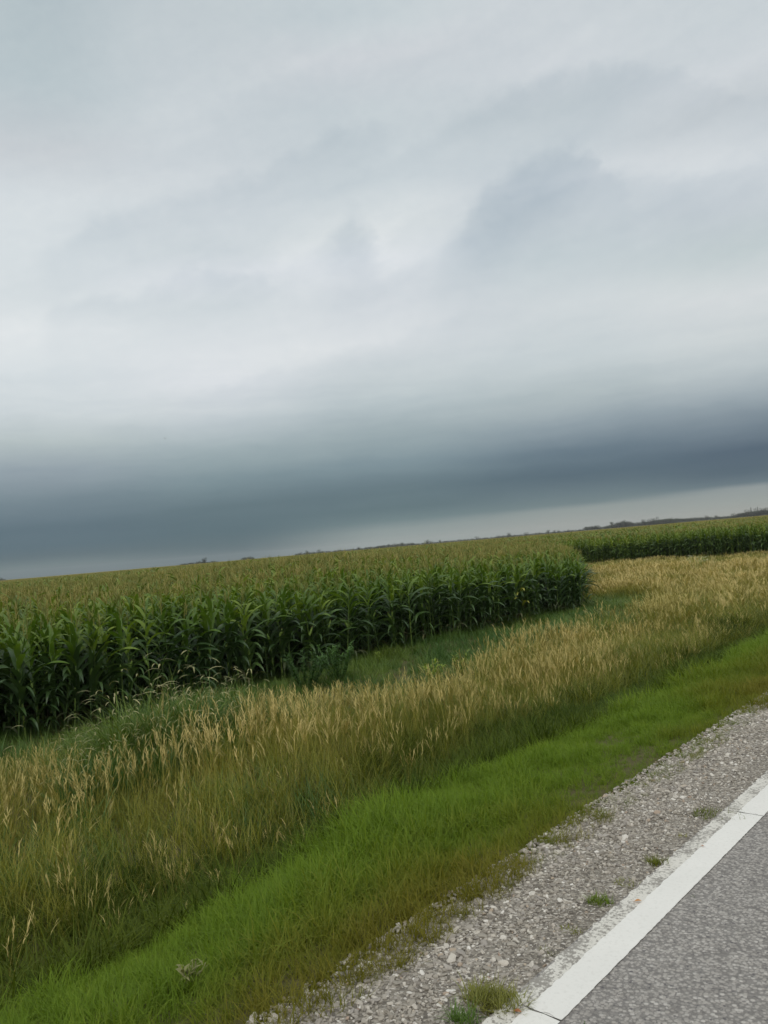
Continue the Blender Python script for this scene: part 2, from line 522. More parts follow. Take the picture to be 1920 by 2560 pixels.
def asphalt_mat():
    m = bpy.data.materials.new('chip_seal_asphalt')
    m.use_nodes = True
    t = NT(m.node_tree)
    p = m.node_tree.nodes['Principled BSDF']
    tc = t.n('ShaderNodeTexCoord')
    P = tc.outputs['Object']
    vo = t.n('ShaderNodeTexVoronoi')
    t.lk(P, vo.inputs['Vector'])
    vo.inputs['Scale'].default_value = 75.0
    sp = t.n('ShaderNodeSeparateColor')
    t.lk(vo.outputs['Color'], sp.inputs[0])
    chip = t.ramp(sp.outputs[0], [(0.0, (0.12, 0.112, 0.105)), (0.3, (0.24, 0.225, 0.205)), (0.6, (0.35, 0.325, 0.29)), (0.88, (0.42, 0.395, 0.36)), (1.0, (0.58, 0.55, 0.50))])
    big = t.noise(P, 18.0, 5.0, 0.7)
    chip = t.mix(t.m('MULTIPLY', t.m('SUBTRACT', 0.62, big), 2.2, clamp=True), chip, (0.38, 0.36, 0.33))
    dark = t.m('GREATER_THAN', vo.outputs['Distance'], 0.55)
    chip = t.mix(t.m('MULTIPLY', dark, 0.55), chip, (0.06, 0.058, 0.06))
    wide = t.noise(P, 1.1, 4.0)
    chip = t.mix(0.26, chip, t.mix(wide, (0.25, 0.232, 0.208), (0.365, 0.338, 0.298)))
    pits = t.m('MULTIPLY', t.m('GREATER_THAN', t.noise(P, 45.0, 2.0), 0.66), 0.7)
    chip = t.mix(pits, chip, (0.09, 0.085, 0.09))
    t.lk(chip, p.inputs['Base Color'])
    p.inputs['Roughness'].default_value = 0.85
    p.inputs['Specular IOR Level'].default_value = 0.25
    bm = t.n('ShaderNodeBump')
    bm.inputs['Strength'].default_value = 0.7
    bm.inputs['Distance'].default_value = 0.006
    t.lk(t.m('SUBTRACT', big, vo.outputs['Distance']), bm.inputs['Height'])
    t.lk(bm.outputs[0], p.inputs['Normal'])
    return m


def gravel_base_mat():
    m = bpy.data.materials.new('gravel_fines')
    m.use_nodes = True
    t = NT(m.node_tree)
    p = m.node_tree.nodes['Principled BSDF']
    tc = t.n('ShaderNodeTexCoord')
    P = tc.outputs['Object']
    vo = t.n('ShaderNodeTexVoronoi')
    t.lk(P, vo.inputs['Vector'])
    vo.inputs['Scale'].default_value = 85.0
    sp = t.n('ShaderNodeSeparateColor')
    t.lk(vo.outputs['Color'], sp.inputs[0])
    c = t.ramp(sp.outputs[0], [(0.0, (0.12, 0.105, 0.085)), (0.5, (0.23, 0.205, 0.165)), (0.9, (0.38, 0.345, 0.29)), (1.0, (0.58, 0.54, 0.48))])
    t.lk(c, p.inputs['Base Color'])
    p.inputs['Roughness'].default_value = 0.95
    bm = t.n('ShaderNodeBump')
    bm.inputs['Strength'].default_value = 0.9
    bm.inputs['Distance'].default_value = 0.008
    bm.invert = True
    t.lk(vo.outputs['Distance'], bm.inputs['Height'])
    t.lk(bm.outputs[0], p.inputs['Normal'])
    return m


def stone_mat():
    m = bpy.data.materials.new('gravel_stone')
    m.use_nodes = True
    t = NT(m.node_tree)
    p = m.node_tree.nodes['Principled BSDF']
    oi = t.n('ShaderNodeObjectInfo')
    c = t.ramp(oi.outputs['Random'], [(0.0, (0.17, 0.15, 0.125)), (0.18, (0.30, 0.27, 0.22)), (0.40, (0.40, 0.36, 0.295)), (0.56, (0.29, 0.265, 0.235)), (0.72, (0.50, 0.455, 0.38)),
                                     (0.86, (0.62, 0.58, 0.50)), (0.95, (0.78, 0.75, 0.68)), (0.975, (0.42, 0.34, 0.24)), (1.0, (0.36, 0.25, 0.18))])
    tc = t.n('ShaderNodeTexCoord')
    ns = t.noise(tc.outputs['Object'], 2.0, 4.0)
    c = t.mix(t.m('MULTIPLY', ns, 0.5), c, (0.31, 0.28, 0.235))
    t.lk(c, p.inputs['Base Color'])
    p.inputs['Roughness'].default_value = 0.8
    return m


def paint_mat(worn):
    m = bpy.data.materials.new('worn_road_paint' if worn else 'white_road_paint')
    m.use_nodes = True
    t = NT(m.node_tree)
    p = m.node_tree.nodes['Principled BSDF']
    tc = t.n('ShaderNodeTexCoord')
    P = tc.outputs['Object']
    a = t.noise(P, 60.0, 4.0, 0.7)
    b = t.noise(P, 5.0, 4.0, 0.6)
    big = t.noise(P, 1.3, 3.0)
    if worn:
        f = t.m('ADD', t.m('MULTIPLY', t.m('SUBTRACT', t.m('ADD', a, t.m('MULTIPLY', b, 0.8)), 0.87), 9.0), 0.5, clamp=True)
        c = t.mix(b, (0.56, 0.54, 0.47), (0.70, 0.67, 0.60))
        c = t.mix(f, (0.27, 0.25, 0.215), c)
    else:
        c = t.mix(b, (0.71, 0.695, 0.64), (0.79, 0.77, 0.715))
        c = t.mix(t.m('MULTIPLY', t.m('SUBTRACT', a, 0.52), 3.0, clamp=True), c, (0.60, 0.585, 0.53))
        c = t.mix(t.m('MULTIPLY', t.m('SUBTRACT', big, 0.45), 1.2, clamp=True), c, (0.66, 0.65, 0.61))
    t.lk(c, p.inputs['Base Color'])
    p.inputs['Roughness'].default_value = 0.6
    bm = t.n('ShaderNodeBump')
    bm.inputs['Strength'].default_value = 0.25
    bm.inputs['Distance'].default_value = 0.003
    t.lk(a, bm.inputs['Height'])
    t.lk(bm.outputs[0], p.inputs['Normal'])
    return m


M['stone'] = stone_mat()

# ------------------------------------------------------------------ terrain
FIELD = -1.40
PX = [-1e5, -9.0, -7.4, -6.0, -4.85, -3.95, -3.4, -2.9, -2.3, -1.66, 5.4, 6.2, 8.4, 10.0, 12.0, 1e5]
PZ = [FIELD, FIELD, FIELD - 0.05, FIELD - 0.18, -1.16, -0.42, -0.25, -0.14, -0.055, -0.03, -0.03, -0.06, -0.5, -1.35, FIELD, FIELD]


def ztop(x, y):
    z = np.interp(x, PX, PZ)
    amp = np.clip((-2.4 - x) / 2.0, 0, 1) * 0.05
    return z + amp * (np.sin(x * 1.7 + y * 0.43) + np.sin(y * 0.9 - x * 0.6 + 1.0)) * np.clip(30 / (np.abs(x) + 1), 0, 1)


def grid_mesh(name, xs, ys, zf, mat, smooth=True):
    XX, YY = np.meshgrid(xs, ys, indexing='ij')
    ZZ = zf(XX, YY)
    nx, ny = len(xs), len(ys)
    v = np.stack([XX, YY, ZZ], -1).reshape(-1, 3)
    i = np.arange(nx - 1)[:, None] * ny + np.arange(ny - 1)[None]
    i = i.reshape(-1)
    f = np.stack([i, i + ny, i + ny + 1, i + 1], -1)
    me = bpy.data.meshes.new(name)
    me.from_pydata(v.tolist(), [], f.tolist())
    me.materials.append(mat)
    me.polygons.foreach_set('use_smooth', [smooth] * len(f))
    me.update()
    return me


xs = np.concatenate([[-2600, -1500, -800, -400, -200, -100, -60, -40, -30, -24, -20, -17], np.arange(-15, -1.7, 0.35), [-1.5, 0, 2, 5, 5.6, 6.2, 7, 8.4, 9.2, 10, 12, 20, 60, 200, 800, 2600]])
ys = np.concatenate([[-2600, -800, -200, -60, -30], np.arange(-15, 66, 0.8), [75, 90, 120, 200, 400, 800, 1500, 2600]])
o = obj('ground', grid_mesh('ground', xs, ys, ztop, ground_mat()))
tag(o, 'flat farmland ground with a grassed roadside ditch', 'ground', kind='structure')

# road slab, gravel shoulder
LINE_R, LINE_L, WORN_L = -1.452, -1.582, -1.66
ASPH_L = -1.665


def strip_prism(mb, x0, x1, y0, y1, z0, z1, n=1, mi=0):
    vs = []
    for k in range(n + 1):
        y = y0 + (y1 - y0) * k / n
        vs += [(x0, y, z0), (x0, y, z1), (x1, y, z1), (x1, y, z0)]
    fs = []
    for k in range(n):
        a = 4 * k
        for q in range(3):
            fs.append((a + q, a + q + 4, a + q + 5, a + q + 1))
    mb.add(vs, fs, mi)


mb = MB()
strip_prism(mb, ASPH_L, 5.35, -300, 1500, -0.3, 0.0, 6)
o = obj('road', mb.mesh('road', [asphalt_mat()], False))
tag(o, 'grey weathered asphalt country road', 'road', kind='structure')


def edge_x(y):                                  # ragged border between the gravel and the grass
    return -2.10 - 0.05 * np.sin(y * 2.1 + 0.5) - 0.04 * np.sin(y * 5.3) - 0.03 * np.sin(y * 11.0 + 2)


def gz(x):
    return -0.012 - (ASPH_L - x) * 0.05


mb = MB()
n = 500
vs, fs = [], []
for k in range(n + 1):
    y = -10 + 100 * k / n
    for q in range(6):
        x = ASPH_L + 0.01 - (0.70 * q / 5)
        vs.append((x, y, gz(x) + 0.004 * math.sin(y * 9 + q * 2) * (q > 0)))
for k in range(n):
    for q in range(5):
        a = k * 6 + q
        fs.append((a, a + 1, a + 7, a + 6))
mb.add(vs, fs)
o = obj('gravel_shoulder', mb.mesh('gravel_shoulder', [gravel_base_mat()]))
tag(o, 'strip of packed gravel fines between road and grass', 'road shoulder', kind='structure')

# painted edge line, broken where cracks cross it
CR = [2.31, 4.49]
pm, wm = paint_mat(False), paint_mat(True)


def painted(name, x0, x1, mat, z, ragl, label, gaps):
    mb = MB()
    cuts = [(-30, gaps[0]), (gaps[0] + 0.008, gaps[1]), (gaps[1] + 0.005, 300)]
    for (a, b) in cuts:
        step = 0.02
        yy = np.concatenate([[a], np.arange(max(a, 1.0) + step, min(b, 14), step), np.arange(14, b, 4) if b > 14 else [], [b]])
        vs, fs = [], []
        for i, y in enumerate(yy):
            rr = (random.random() - 0.5) * ragl if y < 14 else 0
            r2 = (random.random() - 0.5) * 0.003 if y < 14 else 0
            jag = 0
            vs += [(x0 + rr, y + (0.010 * math.sin(50 * x0) if i in (0,) else 0), z), ((x0 + x1) / 2, y + (random.random() * 0.008 if i in (0, len(yy) - 1) else 0), z), (x1 + r2, y, z)]
        for i in range(len(yy) - 1):
            fs += [(i * 3, i * 3 + 1, i * 3 + 4, i * 3 + 3), (i * 3 + 1, i * 3 + 2, i * 3 + 5, i * 3 + 4)]
        mb.add(vs, fs)
    o = obj(name, mb.mesh(name, [mat], False))
    tag(o, label, 'road marking', kind='structure')


painted('edge_line', LINE_L, LINE_R, pm, 0.004, 0.007, 'solid white painted line along the road edge', CR)
painted('faded_edge_line', WORN_L, LINE_L + 0.004, wm, 0.002, 0.02, 'worn older white paint beside the edge line', [c + 0.01 for c in CR])


# ------------------------------------------------------------------ scattering
def join_meshes(parts, name):
    """one mesh out of several part meshes (materials kept)"""
    mb = MB()
    mats = []
    for me in parts:
        off = {}
        for i, m in enumerate(me.materials):
            if m not in mats:
                mats.append(m)
            off[i] = mats.index(m)
        base = len(mb.v)
        mb.v.extend([tuple(v.co) for v in me.vertices])
        for p in me.polygons:
            mb.f.append(tuple(base + i for i in p.vertices))
            mb.mi.append(off[p.material_index])
    return mb.mesh(name, mats)


def scatter(name, pos, rot, scl, idx, tint, protos, label, cat, kind='stuff'):
    n = len(pos)
    me = bpy.data.meshes.new(name)
    me.vertices.add(n)
    me.vertices.foreach_set('co', np.asarray(pos, dtype=np.float32).ravel())
    for an, ty, key, dat in (('rot', 'FLOAT_VECTOR', 'vector', rot), ('scl', 'FLOAT_VECTOR', 'vector', scl), ('idx', 'INT', 'value', idx), ('tint', 'FLOAT', 'value', tint)):
        at = me.attributes.new(an, ty, 'POINT')
        at.data.foreach_set(key, np.asarray(dat, dtype=np.int32 if ty == 'INT' else np.float32).ravel())
    o = obj(name, me)
    g = bpy.data.node_groups.new(name + '_scatter', 'GeometryNodeTree')
    g.interface.new_socket('Geometry', in_out='INPUT', socket_type='NodeSocketGeometry')
    g.interface.new_socket('Geometry', in_out='OUTPUT', socket_type='NodeSocketGeometry')
    N = g.nodes.new
    gi, go = N('NodeGroupInput'), N('NodeGroupOutput')
    iop = N('GeometryNodeInstanceOnPoints')
    jg = N('GeometryNodeJoinGeometry')
    for pr in reversed(protos):          # joined instances are numbered last-linked first
        oi = N('GeometryNodeObjectInfo')
        oi.inputs['Object'].default_value = pr
        oi.inputs['As Instance'].default_value = True
        g.links.new(oi.outputs['Geometry'], jg.inputs[0])
    g.links.new(gi.outputs[0], iop.inputs['Points'])
    g.links.new(jg.outputs[0], iop.inputs['Instance'])
    iop.inputs['Pick Instance'].default_value = True

    def na(nm, ty):
        q = N('GeometryNodeInputNamedAttribute')
        q.data_type = ty
        q.inputs[0].default_value = nm
        return [s for s in q.outputs if s.enabled and s.name == 'Attribute'][0]
    g.links.new(na('idx', 'INT'), iop.inputs['Instance Index'])
    g.links.new(na('rot', 'FLOAT_VECTOR'), iop.inputs['Rotation'])
    g.links.new(na('scl', 'FLOAT_VECTOR'), iop.inputs['Scale'])
    g.links.new(iop.outputs[0], go.inputs[0])
    md = o.modifiers.new('scatter', 'NODES')
    md.node_group = g
    for m in {m for pr in protos for m in pr.data.materials}:
        me.materials.append(m)
    tag(o, label, cat, kind=kind)
    return o


def vnoise(x, y, s, seed=0):
    """cheap smooth value noise in [0,1]"""
    r = np.random.default_rng(seed).random((64, 64))
    u, v = x / s + 100.3, y / s + 57.7
    i, j = np.floor(u).astype(int), np.floor(v).astype(int)
    fu, fv = u - i, v - j
    fu, fv = fu * fu * (3 - 2 * fu), fv * fv * (3 - 2 * fv)
    g = lambda a, b: r[a % 64, b % 64]
    return (g(i, j) * (1 - fu) + g(i + 1, j) * fu) * (1 - fv) + (g(i, j + 1) * (1 - fu) + g(i + 1, j + 1) * fu) * fv


def wedge(x, y, a0=-84, a1=-6):
    a = np.degrees(np.arctan2(x, y))
    return ((a > a0) & (a < a1)) | (np.hypot(x, y) < 4.5) & (y > -0.5)


# ------------------------------------------------------------------ corn
def corn_parts(seed, yellow=False):
    random.seed(seed)
    H = random.uniform(1.92, 2.04)
    lean = random.uniform(0, 0.07)
    laz = random.uniform(0, 6.28)
    k = lambda z: (math.sin(laz) * lean * z * z / 2, math.cos(laz) * lean * z * z / 2, z)
    st = MB()
    zs = [-0.05, 0.25, 0.5, 0.75, 1.0, 1.25, 1.5, 1.75, H]
    tube(st, [k(z) for z in zs], [0.017, 0.016, 0.016, 0.015, 0.014, 0.012, 0.010, 0.007, 0.004], 6)
    for z in np.arange(0.12, 1.7, 0.17):        # joints of the stalk
        r = 0.0215 - 0.006 * z
        tube(st, [k(z - 0.012), k(z), k(z + 0.012)], [r * 0.85, r, r * 0.85], 6)
    lf = MB()
    yl = MB()
    nl = 17
    plane = random.uniform(0, PI)
    for i in range(nl):
        f = i / (nl - 1)
        z = 0.13 + f * (H - 0.29)
        a = plane + (PI if i % 2 else 0) + random.uniform(-0.5, 0.5)
        L = (0.58 + 0.42 * math.sin(PI * min(1, f * 1.05 + 0.12))) * random.uniform(0.85, 1.1)
        if f > 0.75:
            L *= 0.78
        W = (0.074 + 0.034 * math.sin(PI * f)) * random.uniform(0.9, 1.15)
        a0 = random.uniform(0.30, 0.55) if f < 0.7 else random.uniform(0.16, 0.38)
        bend = random.uniform(1.6, 2.5) * (1.0 - 0.45 * f)
        dead = f < 0.1
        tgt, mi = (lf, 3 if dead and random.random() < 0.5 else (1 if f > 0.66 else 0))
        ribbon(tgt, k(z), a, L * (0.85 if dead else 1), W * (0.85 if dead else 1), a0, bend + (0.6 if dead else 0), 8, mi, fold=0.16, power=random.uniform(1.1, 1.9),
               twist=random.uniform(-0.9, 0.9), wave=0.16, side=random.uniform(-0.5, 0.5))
        # clasping sheath
        tube(lf, [k(z - 0.12), k(z - 0.02), k(z + 0.02)], [0.016 - 0.004 * z, 0.018 - 0.004 * z, 0.012 - 0.003 * z], 5, 0)
    if yellow:
        for zz, aa, ll in ((1.05, 2.45, 0.95), (0.92, 2.75, 0.95), (0.62, 2.3, 0.85), (0.78, 2.95, 0.8)):
            ribbon(yl, k(zz), aa, ll, 0.12, 0.85, 1.15, 8, 0, fold=0.14, power=1.2, twist=0.4, wave=0.1)
    ts = MB()
    top = k(H)
    tube(ts, [top, (top[0] + 0.004, top[1], H + 0.18), (top[0] + 0.012, top[1] + 0.01, H + 0.34)], [0.006, 0.007, 0.003], 4)
    for i in range(9):
        z = H + 0.03 + i * 0.017
        ribbon(ts, (top[0], top[1], z), random.uniform(0, 6.28), random.uniform(0.15, 0.23), 0.009, random.uniform(0.15, 0.5), random.uniform(0.2, 1.3), 3, 0, fold=0.35, shape='seed')
    er = MB()
    ne = 1
    ez = random.uniform(0.92, 1.08)
    ea = plane + random.uniform(-0.4, 0.4)
    p0 = k(ez)
    d = Vector((math.sin(ea) * 0.42, math.cos(ea) * 0.42, 0.9)).normalized()
    P = [tuple(Vector(p0) + d * q) for q in (0.0, 0.05, 0.11, 0.17, 0.22, 0.245)]
    tube(er, P, [0.012, 0.026, 0.030, 0.026, 0.013, 0.006], 7, 0)
    for i in range(5):
        ribbon(er, P[-1], random.uniform(0, 6.28), 0.07, 0.008, 0.5, 1.7, 3, 1, fold=0.3)
    ms = {'stalk': st.mesh('corn_stalk', [M['corn_stalk']]),
          'leaves': lf.mesh('corn_leaves', [M['corn_leaf'], M['corn_top'], M['corn_silk'], M['corn_low']]),
          'tassel': ts.mesh('corn_tassel', [M['corn_tassel']]),
          'ear': er.mesh('corn_ear', [M['corn_husk'], M['corn_silk']])}
    if yellow:
        ms['yellow_leaf'] = yl.mesh('corn_yellow_leaf', [M['corn_yellow']])
    return ms


NP = 8
corn_sets = [corn_parts(100 + i) for i in range(NP)]
corn_joined = [obj('corn_plant_source', join_meshes(list(s.values()), 'corn_plant_joined'), link=False) for s in corn_sets]


def corn_lod(seed):
    random.seed(seed)
    mb = MB()
    H = random.uniform(1.93, 2.05)
    tube(mb, [(0, 0, 0.0), (0, 0, 1.2), (0, 0, H)], [0.018, 0.015, 0.006], 3, 3)
    pl = random.uniform(0, PI)
    for i in range(10):
        f = i / 9
        z = 0.35 + f * (H - 0.5)
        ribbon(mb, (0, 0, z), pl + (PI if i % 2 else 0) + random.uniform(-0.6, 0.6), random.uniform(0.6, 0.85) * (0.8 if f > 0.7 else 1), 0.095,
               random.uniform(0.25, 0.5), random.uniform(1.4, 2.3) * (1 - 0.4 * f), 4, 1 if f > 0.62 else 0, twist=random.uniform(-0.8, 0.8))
    for i in range(6):
        ribbon(mb, (0, 0, H + 0.02 * i), random.uniform(0, 6.28), random.uniform(0.16, 0.26) if i else 0.34, 0.014, 0.05 + 0.07 * i, 0.5, 2, 2, shape='seed')
    return mb.mesh('corn_plant_far', [M['corn_leaf'], M['corn_top'], M['corn_tassel'], M['corn_stalk']])


lods = [obj('corn_far_source', corn_lod(300 + i), link=False) for i in range(6)]


def corn_patch(seed):
    """a 3 m square of canopy tops, for the rows far out in the field"""
    random.seed(seed)
    mb = MB()
    for i in range(26):
        x, y = random.uniform(-1.7, 1.7), random.uniform(-1.7, 1.7)
        H = random.uniform(1.9, 2.08)
        tube(mb, [(x, y, 1.0), (x, y, H)], [0.014, 0.008], 3, 3)
        for j in range(5):
            ribbon(mb, (x, y, random.uniform(1.3, H - 0.1)), random.uniform(0, 6.28), 0.55, 0.11, random.uniform(0.2, 0.5), 1.5, 2, 1)
        for j in range(3):
            ribbon(mb, (x, y, H), random.uniform(0, 6.28), 0.3, 0.04, 0.1 + 0.25 * j, 0.4, 2, 2, shape='seed')
    return mb.mesh('corn_patch', [M['corn_leaf'], M['corn_top'], M['corn_tassel'], M['corn_stalk']])


patches = [obj('corn_patch_source', corn_patch(500 + i), link=False) for i in range(4)]

FX, CORNER_Y, FARY = -14.9, 29.6, 62.5
# boundary of the near block behind its corner, seen edge-on from the road
BX = [28.4, 29.5, 36.0, 62.5]
BV = [-14.9, -15.7, -19.2, -35.0]


def near_lim(y):
    return np.interp(y, BX, BV)


def corn_height(x, y):
    inner = np.clip((near_lim(y) - x) / 7.0, 0, 1) * (y < FARY) + np.clip((y - FARY) / 9.0, 0, 1) * (y >= FARY)
    a = np.degrees(np.arctan2(x, y))
    tall = np.exp(-((a + 46) / 11.0) ** 2)
    h = 0.93 + 0.10 * vnoise(x, y, 9.0, 3) + 0.06 * vnoise(x, y, 2.5, 4) + (0.105 + 0.055 * tall) * inner
    h = h + np.abs(rng.normal(0, 0.035, np.shape(x))) * (0.5 + inner)
    edge = np.clip(1 - (near_lim(y) - x) / 1.6, 0, 1) * (y < FARY)
    return h * (1 - 0.04 * edge - 0.06 * np.clip((y - 22) / 6.3, 0, 1) * edge)


pts = []                                        # (x, y, row)
r_ = 0
x = FX
while x > -48:
    y0, y1 = -2.0, FARY - 0.5
    yy = np.arange(y0, y1, 0.175) + rng.normal(0, 0.03, len(np.arange(y0, y1, 0.175)))
    xx = x + rng.normal(0, 0.035, len(yy))
    k = (xx <= near_lim(yy) + 0.02)
    pts.append(np.stack([xx[k], yy[k], np.full(k.sum(), r_)], 1))
    x -= 0.76
    r_ += 1
near = np.concatenate(pts)
d_ = np.hypot(near[:, 0], near[:, 1])
keep = (d_ < 62) & wedge(near[:, 0], near[:, 1], -84, -20)
near, d_ = near[keep], d_[keep]
# far block: rows run across
pts = []
y = FARY
while y < 185:
    xx = np.arange(-190, -9.5, 0.185)
    xx = xx + rng.normal(0, 0.03, len(xx))
    pts.append(np.stack([xx, y + rng.normal(0, 0.04, len(xx))], 1))
    y += 0.76
far = np.concatenate(pts)
pts = []
x = -36.0
while x > -175:
    yy = np.arange(0, FARY - 0.5, 0.185)
    pts.append(np.stack([np.full(len(yy), x) + rng.normal(0, 0.04, len(yy)), yy], 1))
    x -= 0.76
side = np.concatenate(pts)
side = side[np.hypot(side[:, 0], side[:, 1]) >= 62]
extra = np.concatenate([far, side])
df = np.hypot(extra[:, 0], extra[:, 1])
p_keep = np.where((extra[:, 1] < FARY + 6) & (extra[:, 0] > -45), 1.0, np.clip(1.25 - df / 140, 0.35, 1.0))
k = (df < 180) & wedge(extra[:, 0], extra[:, 1], -84, -7) & (rng.random(len(df)) < p_keep)
extra = extra[k]

# the 300 that show largest stand as plants of their own
azn = np.degrees(np.arctan2(near[:, 0], near[:, 1]))
infr = (azn > -68.5) & (azn < -20) & (near[:, 1] < 30.2)
score = np.where(infr, d_ + near[:, 2] * 30.0, 1e9)
order = np.argsort(score)[:300]
solo = np.zeros(len(near), bool)
solo[order] = True
proto_roots = []
yel_xy = (-14.9, 24.0)
sp_ = near[solo]
yi = int(np.argmin(np.hypot(sp_[:, 0] - yel_xy[0], sp_[:, 1] - yel_xy[1])))
ysrc = corn_parts(777, True)
PARTS = ('stalk', 'leaves', 'tassel', 'ear')
first = {}
hts = corn_height(sp_[:, 0], sp_[:, 1])
for i, (x, y, row) in enumerate(sp_):
    src = ysrc if i == yi else corn_sets[i % NP]
    z = float(ztop(x, y))
    root = bpy.data.objects.new('corn_plant', None)
    root.empty_display_size = 0.1
    root.location = (x, y, z)
    root.rotation_euler = (random.gauss(0, 0.05), random.gauss(0, 0.05), random.uniform(0, 6.28) if i != yi else 0.0)
    s = float(hts[i]) * random.uniform(0.94, 1.05)
    w = 0.93 + random.random() * 0.16
    root.scale = (s * w, s * w, s)
    C.objects.link(root)
    for nm in PARTS:
        if nm == 'ear' and (i * 7) % 5 == 0:
            continue
        c = obj(nm, src[nm], root)
        c['tint'] = float(0.25 * random.random())
    if i == yi:
        yo = obj('leaf', src['yellow_leaf'], root)
        tag(yo, 'yellowed drooping corn leaves')
        tag(root, 'corn plant with yellowed drooping leaves near the far corner of the front row', 'corn plant', 'corn plants along the field edge')
    else:
        if row == 0:
            tag(root, 'green tasselled corn plant in the front row facing the roadside grass', 'corn plant', 'corn plants in the front row')
        else:
            tag(root, 'green tasselled corn plant just behind the front row of the near corn block', 'corn plant', 'corn plants behind the front row')

rest = near[~solo]


def rpy(n, tilt=0.04):
    return np.stack([rng.normal(0, tilt, n), rng.normal(0, tilt, n), rng.uniform(0, 2 * PI, n)], 1)


def s3(s, jit=0.08):
    s = np.asarray(s)
    w = s * (1 + rng.uniform(-jit, jit, len(s)))
    return np.stack([w, w, s], 1)


# near full plants + mid plants + far patches form the rest of the field
cx = np.concatenate([rest[:, 0], extra[:, 0]])
cy = np.concatenate([rest[:, 1], extra[:, 1]])
cz = ztop(cx, cy)
isfull = np.concatenate([np.hypot(rest[:, 0], rest[:, 1]) < 50, np.zeros(len(extra), bool)])
fm = (np.concatenate([np.zeros(len(rest), bool), (extra[:, 1] < FARY + 3) & (extra[:, 0] > -42)]))
isfull = isfull | fm
idx = np.where(isfull, rng.integers(0, NP, len(cx)), NP + rng.integers(0, 6, len(cx)))
tint = 0.1 + 0.6 * vnoise(cx, cy, 6, 9)
sc = corn_height(cx, cy)
# patches
PR = []
for (r0, r1, step) in ((165, 330, 2.9), (330, 620, 4.2)):
    g = np.arange(-620, 0, step)
    gx, gy = np.meshgrid(g, np.arange(0, 620, step))
    gx, gy = gx.ravel() + rng.uniform(-1, 1, gx.size), gy.ravel() + rng.uniform(-1, 1, gx.size)
    dd = np.hypot(gx, gy)
    k = (dd > r0) & (dd < r1) & wedge(gx, gy, -80, -8) & (gx < -11)
    PR.append(np.stack([gx[k], gy[k], np.full(k.sum(), 1.0)], 1))
PR = np.concatenate(PR)
px_, py_ = PR[:, 0], PR[:, 1]
pos = np.concatenate([np.stack([cx, cy, cz], 1), np.stack([px_, py_, np.full(len(px_), FIELD)], 1)])
scl = np.concatenate([s3(sc), s3(1.06 + 0.10 * vnoise(px_, py_, 14, 5))])
idx = np.concatenate([idx, NP + 6 + rng.integers(0, 4, len(px_))])
tint = np.concatenate([tint, 0.4 + 0.4 * vnoise(px_, py_, 30, 6)])
scatter('corn_field', pos, rpy(len(pos)), scl, idx, tint, corn_joined + lods + patches, 'dense green corn field with tan tassels reaching to the horizon', 'corn field')
print('corn instances', len(pos), 'solo', int(solo.sum()))


def canopy_mat():
    m = bpy.data.materials.new('far_corn_canopy')
    m.use_nodes = True
    t = NT(m.node_tree)
    p = m.node_tree.nodes['Principled BSDF']
    tc = t.n('ShaderNodeTexCoord')
    P = tc.outputs['Object']
    a = t.noise(P, 0.02, 4.0)
    b = t.noise(P, 0.8, 4.0, 0.7)
    c = t.mix(b, (0.12, 0.15, 0.045), (0.26, 0.22, 0.095))
    c = t.mix(t.m('MULTIPLY', a, 0.5), c, (0.20, 0.19, 0.075))
    t.lk(c, p.inputs['Base Color'])
    p.inputs['Roughness'].default_value = 0.9
    p.inputs['Specular IOR Level'].default_value = 0.1
    return m


mb = MB()
vs, fs = [], []
rr = [140, 180, 240, 320, 450, 650, 900, 1300, 1800, 2400]
na_ = 90
for r in rr:
    for k in range(na_ + 1):
        a = R(-88 + 84 * k / na_)
        xx_, yy_ = math.sin(a) * r, math.cos(a) * r
        vs.append((min(xx_, -11.5), yy_, FIELD + 2.08 + 0.10 * math.sin(xx_ * 0.05 + yy_ * 0.031) + 0.04 * random.random()))
for i in range(len(rr) - 1):
    for k in range(na_):
        a = i * (na_ + 1) + k
        fs.append((a, a + 1, a + na_ + 2, a + na_ + 1))
mb.add(vs, fs)
o = obj('far_corn_canopy', mb.mesh('far_corn_canopy', [canopy_mat()], True))
tag(o, 'closed corn canopy far out in the field', 'corn field', kind='stuff')


# ------------------------------------------------------------------ grasses
def tuft(seed, n, spread, h, w, mats, spec, nseg=4):
    """spec: function adding blades to an MB"""
    random.seed(seed)
    mb = MB()
    spec(mb, n, spread, h, w, nseg)
    return obj('tuft_source', mb.mesh('tuft', mats), link=False)


def sp_blades(mb, n, spread, h, w, nseg):
    for i in range(n):
        r = spread * math.sqrt(random.random())
        a = random.uniform(0, 6.28)
        ribbon(mb, (math.cos(a) * r, math.sin(a) * r, -0.02), random.uniform(0, 6.28), h * random.uniform(0.55, 1.1), w * random.uniform(0.7, 1.2),
               random.uniform(0.02, 0.45), random.uniform(0.3, 1.7), nseg, 0, shape='blade', power=1.6)


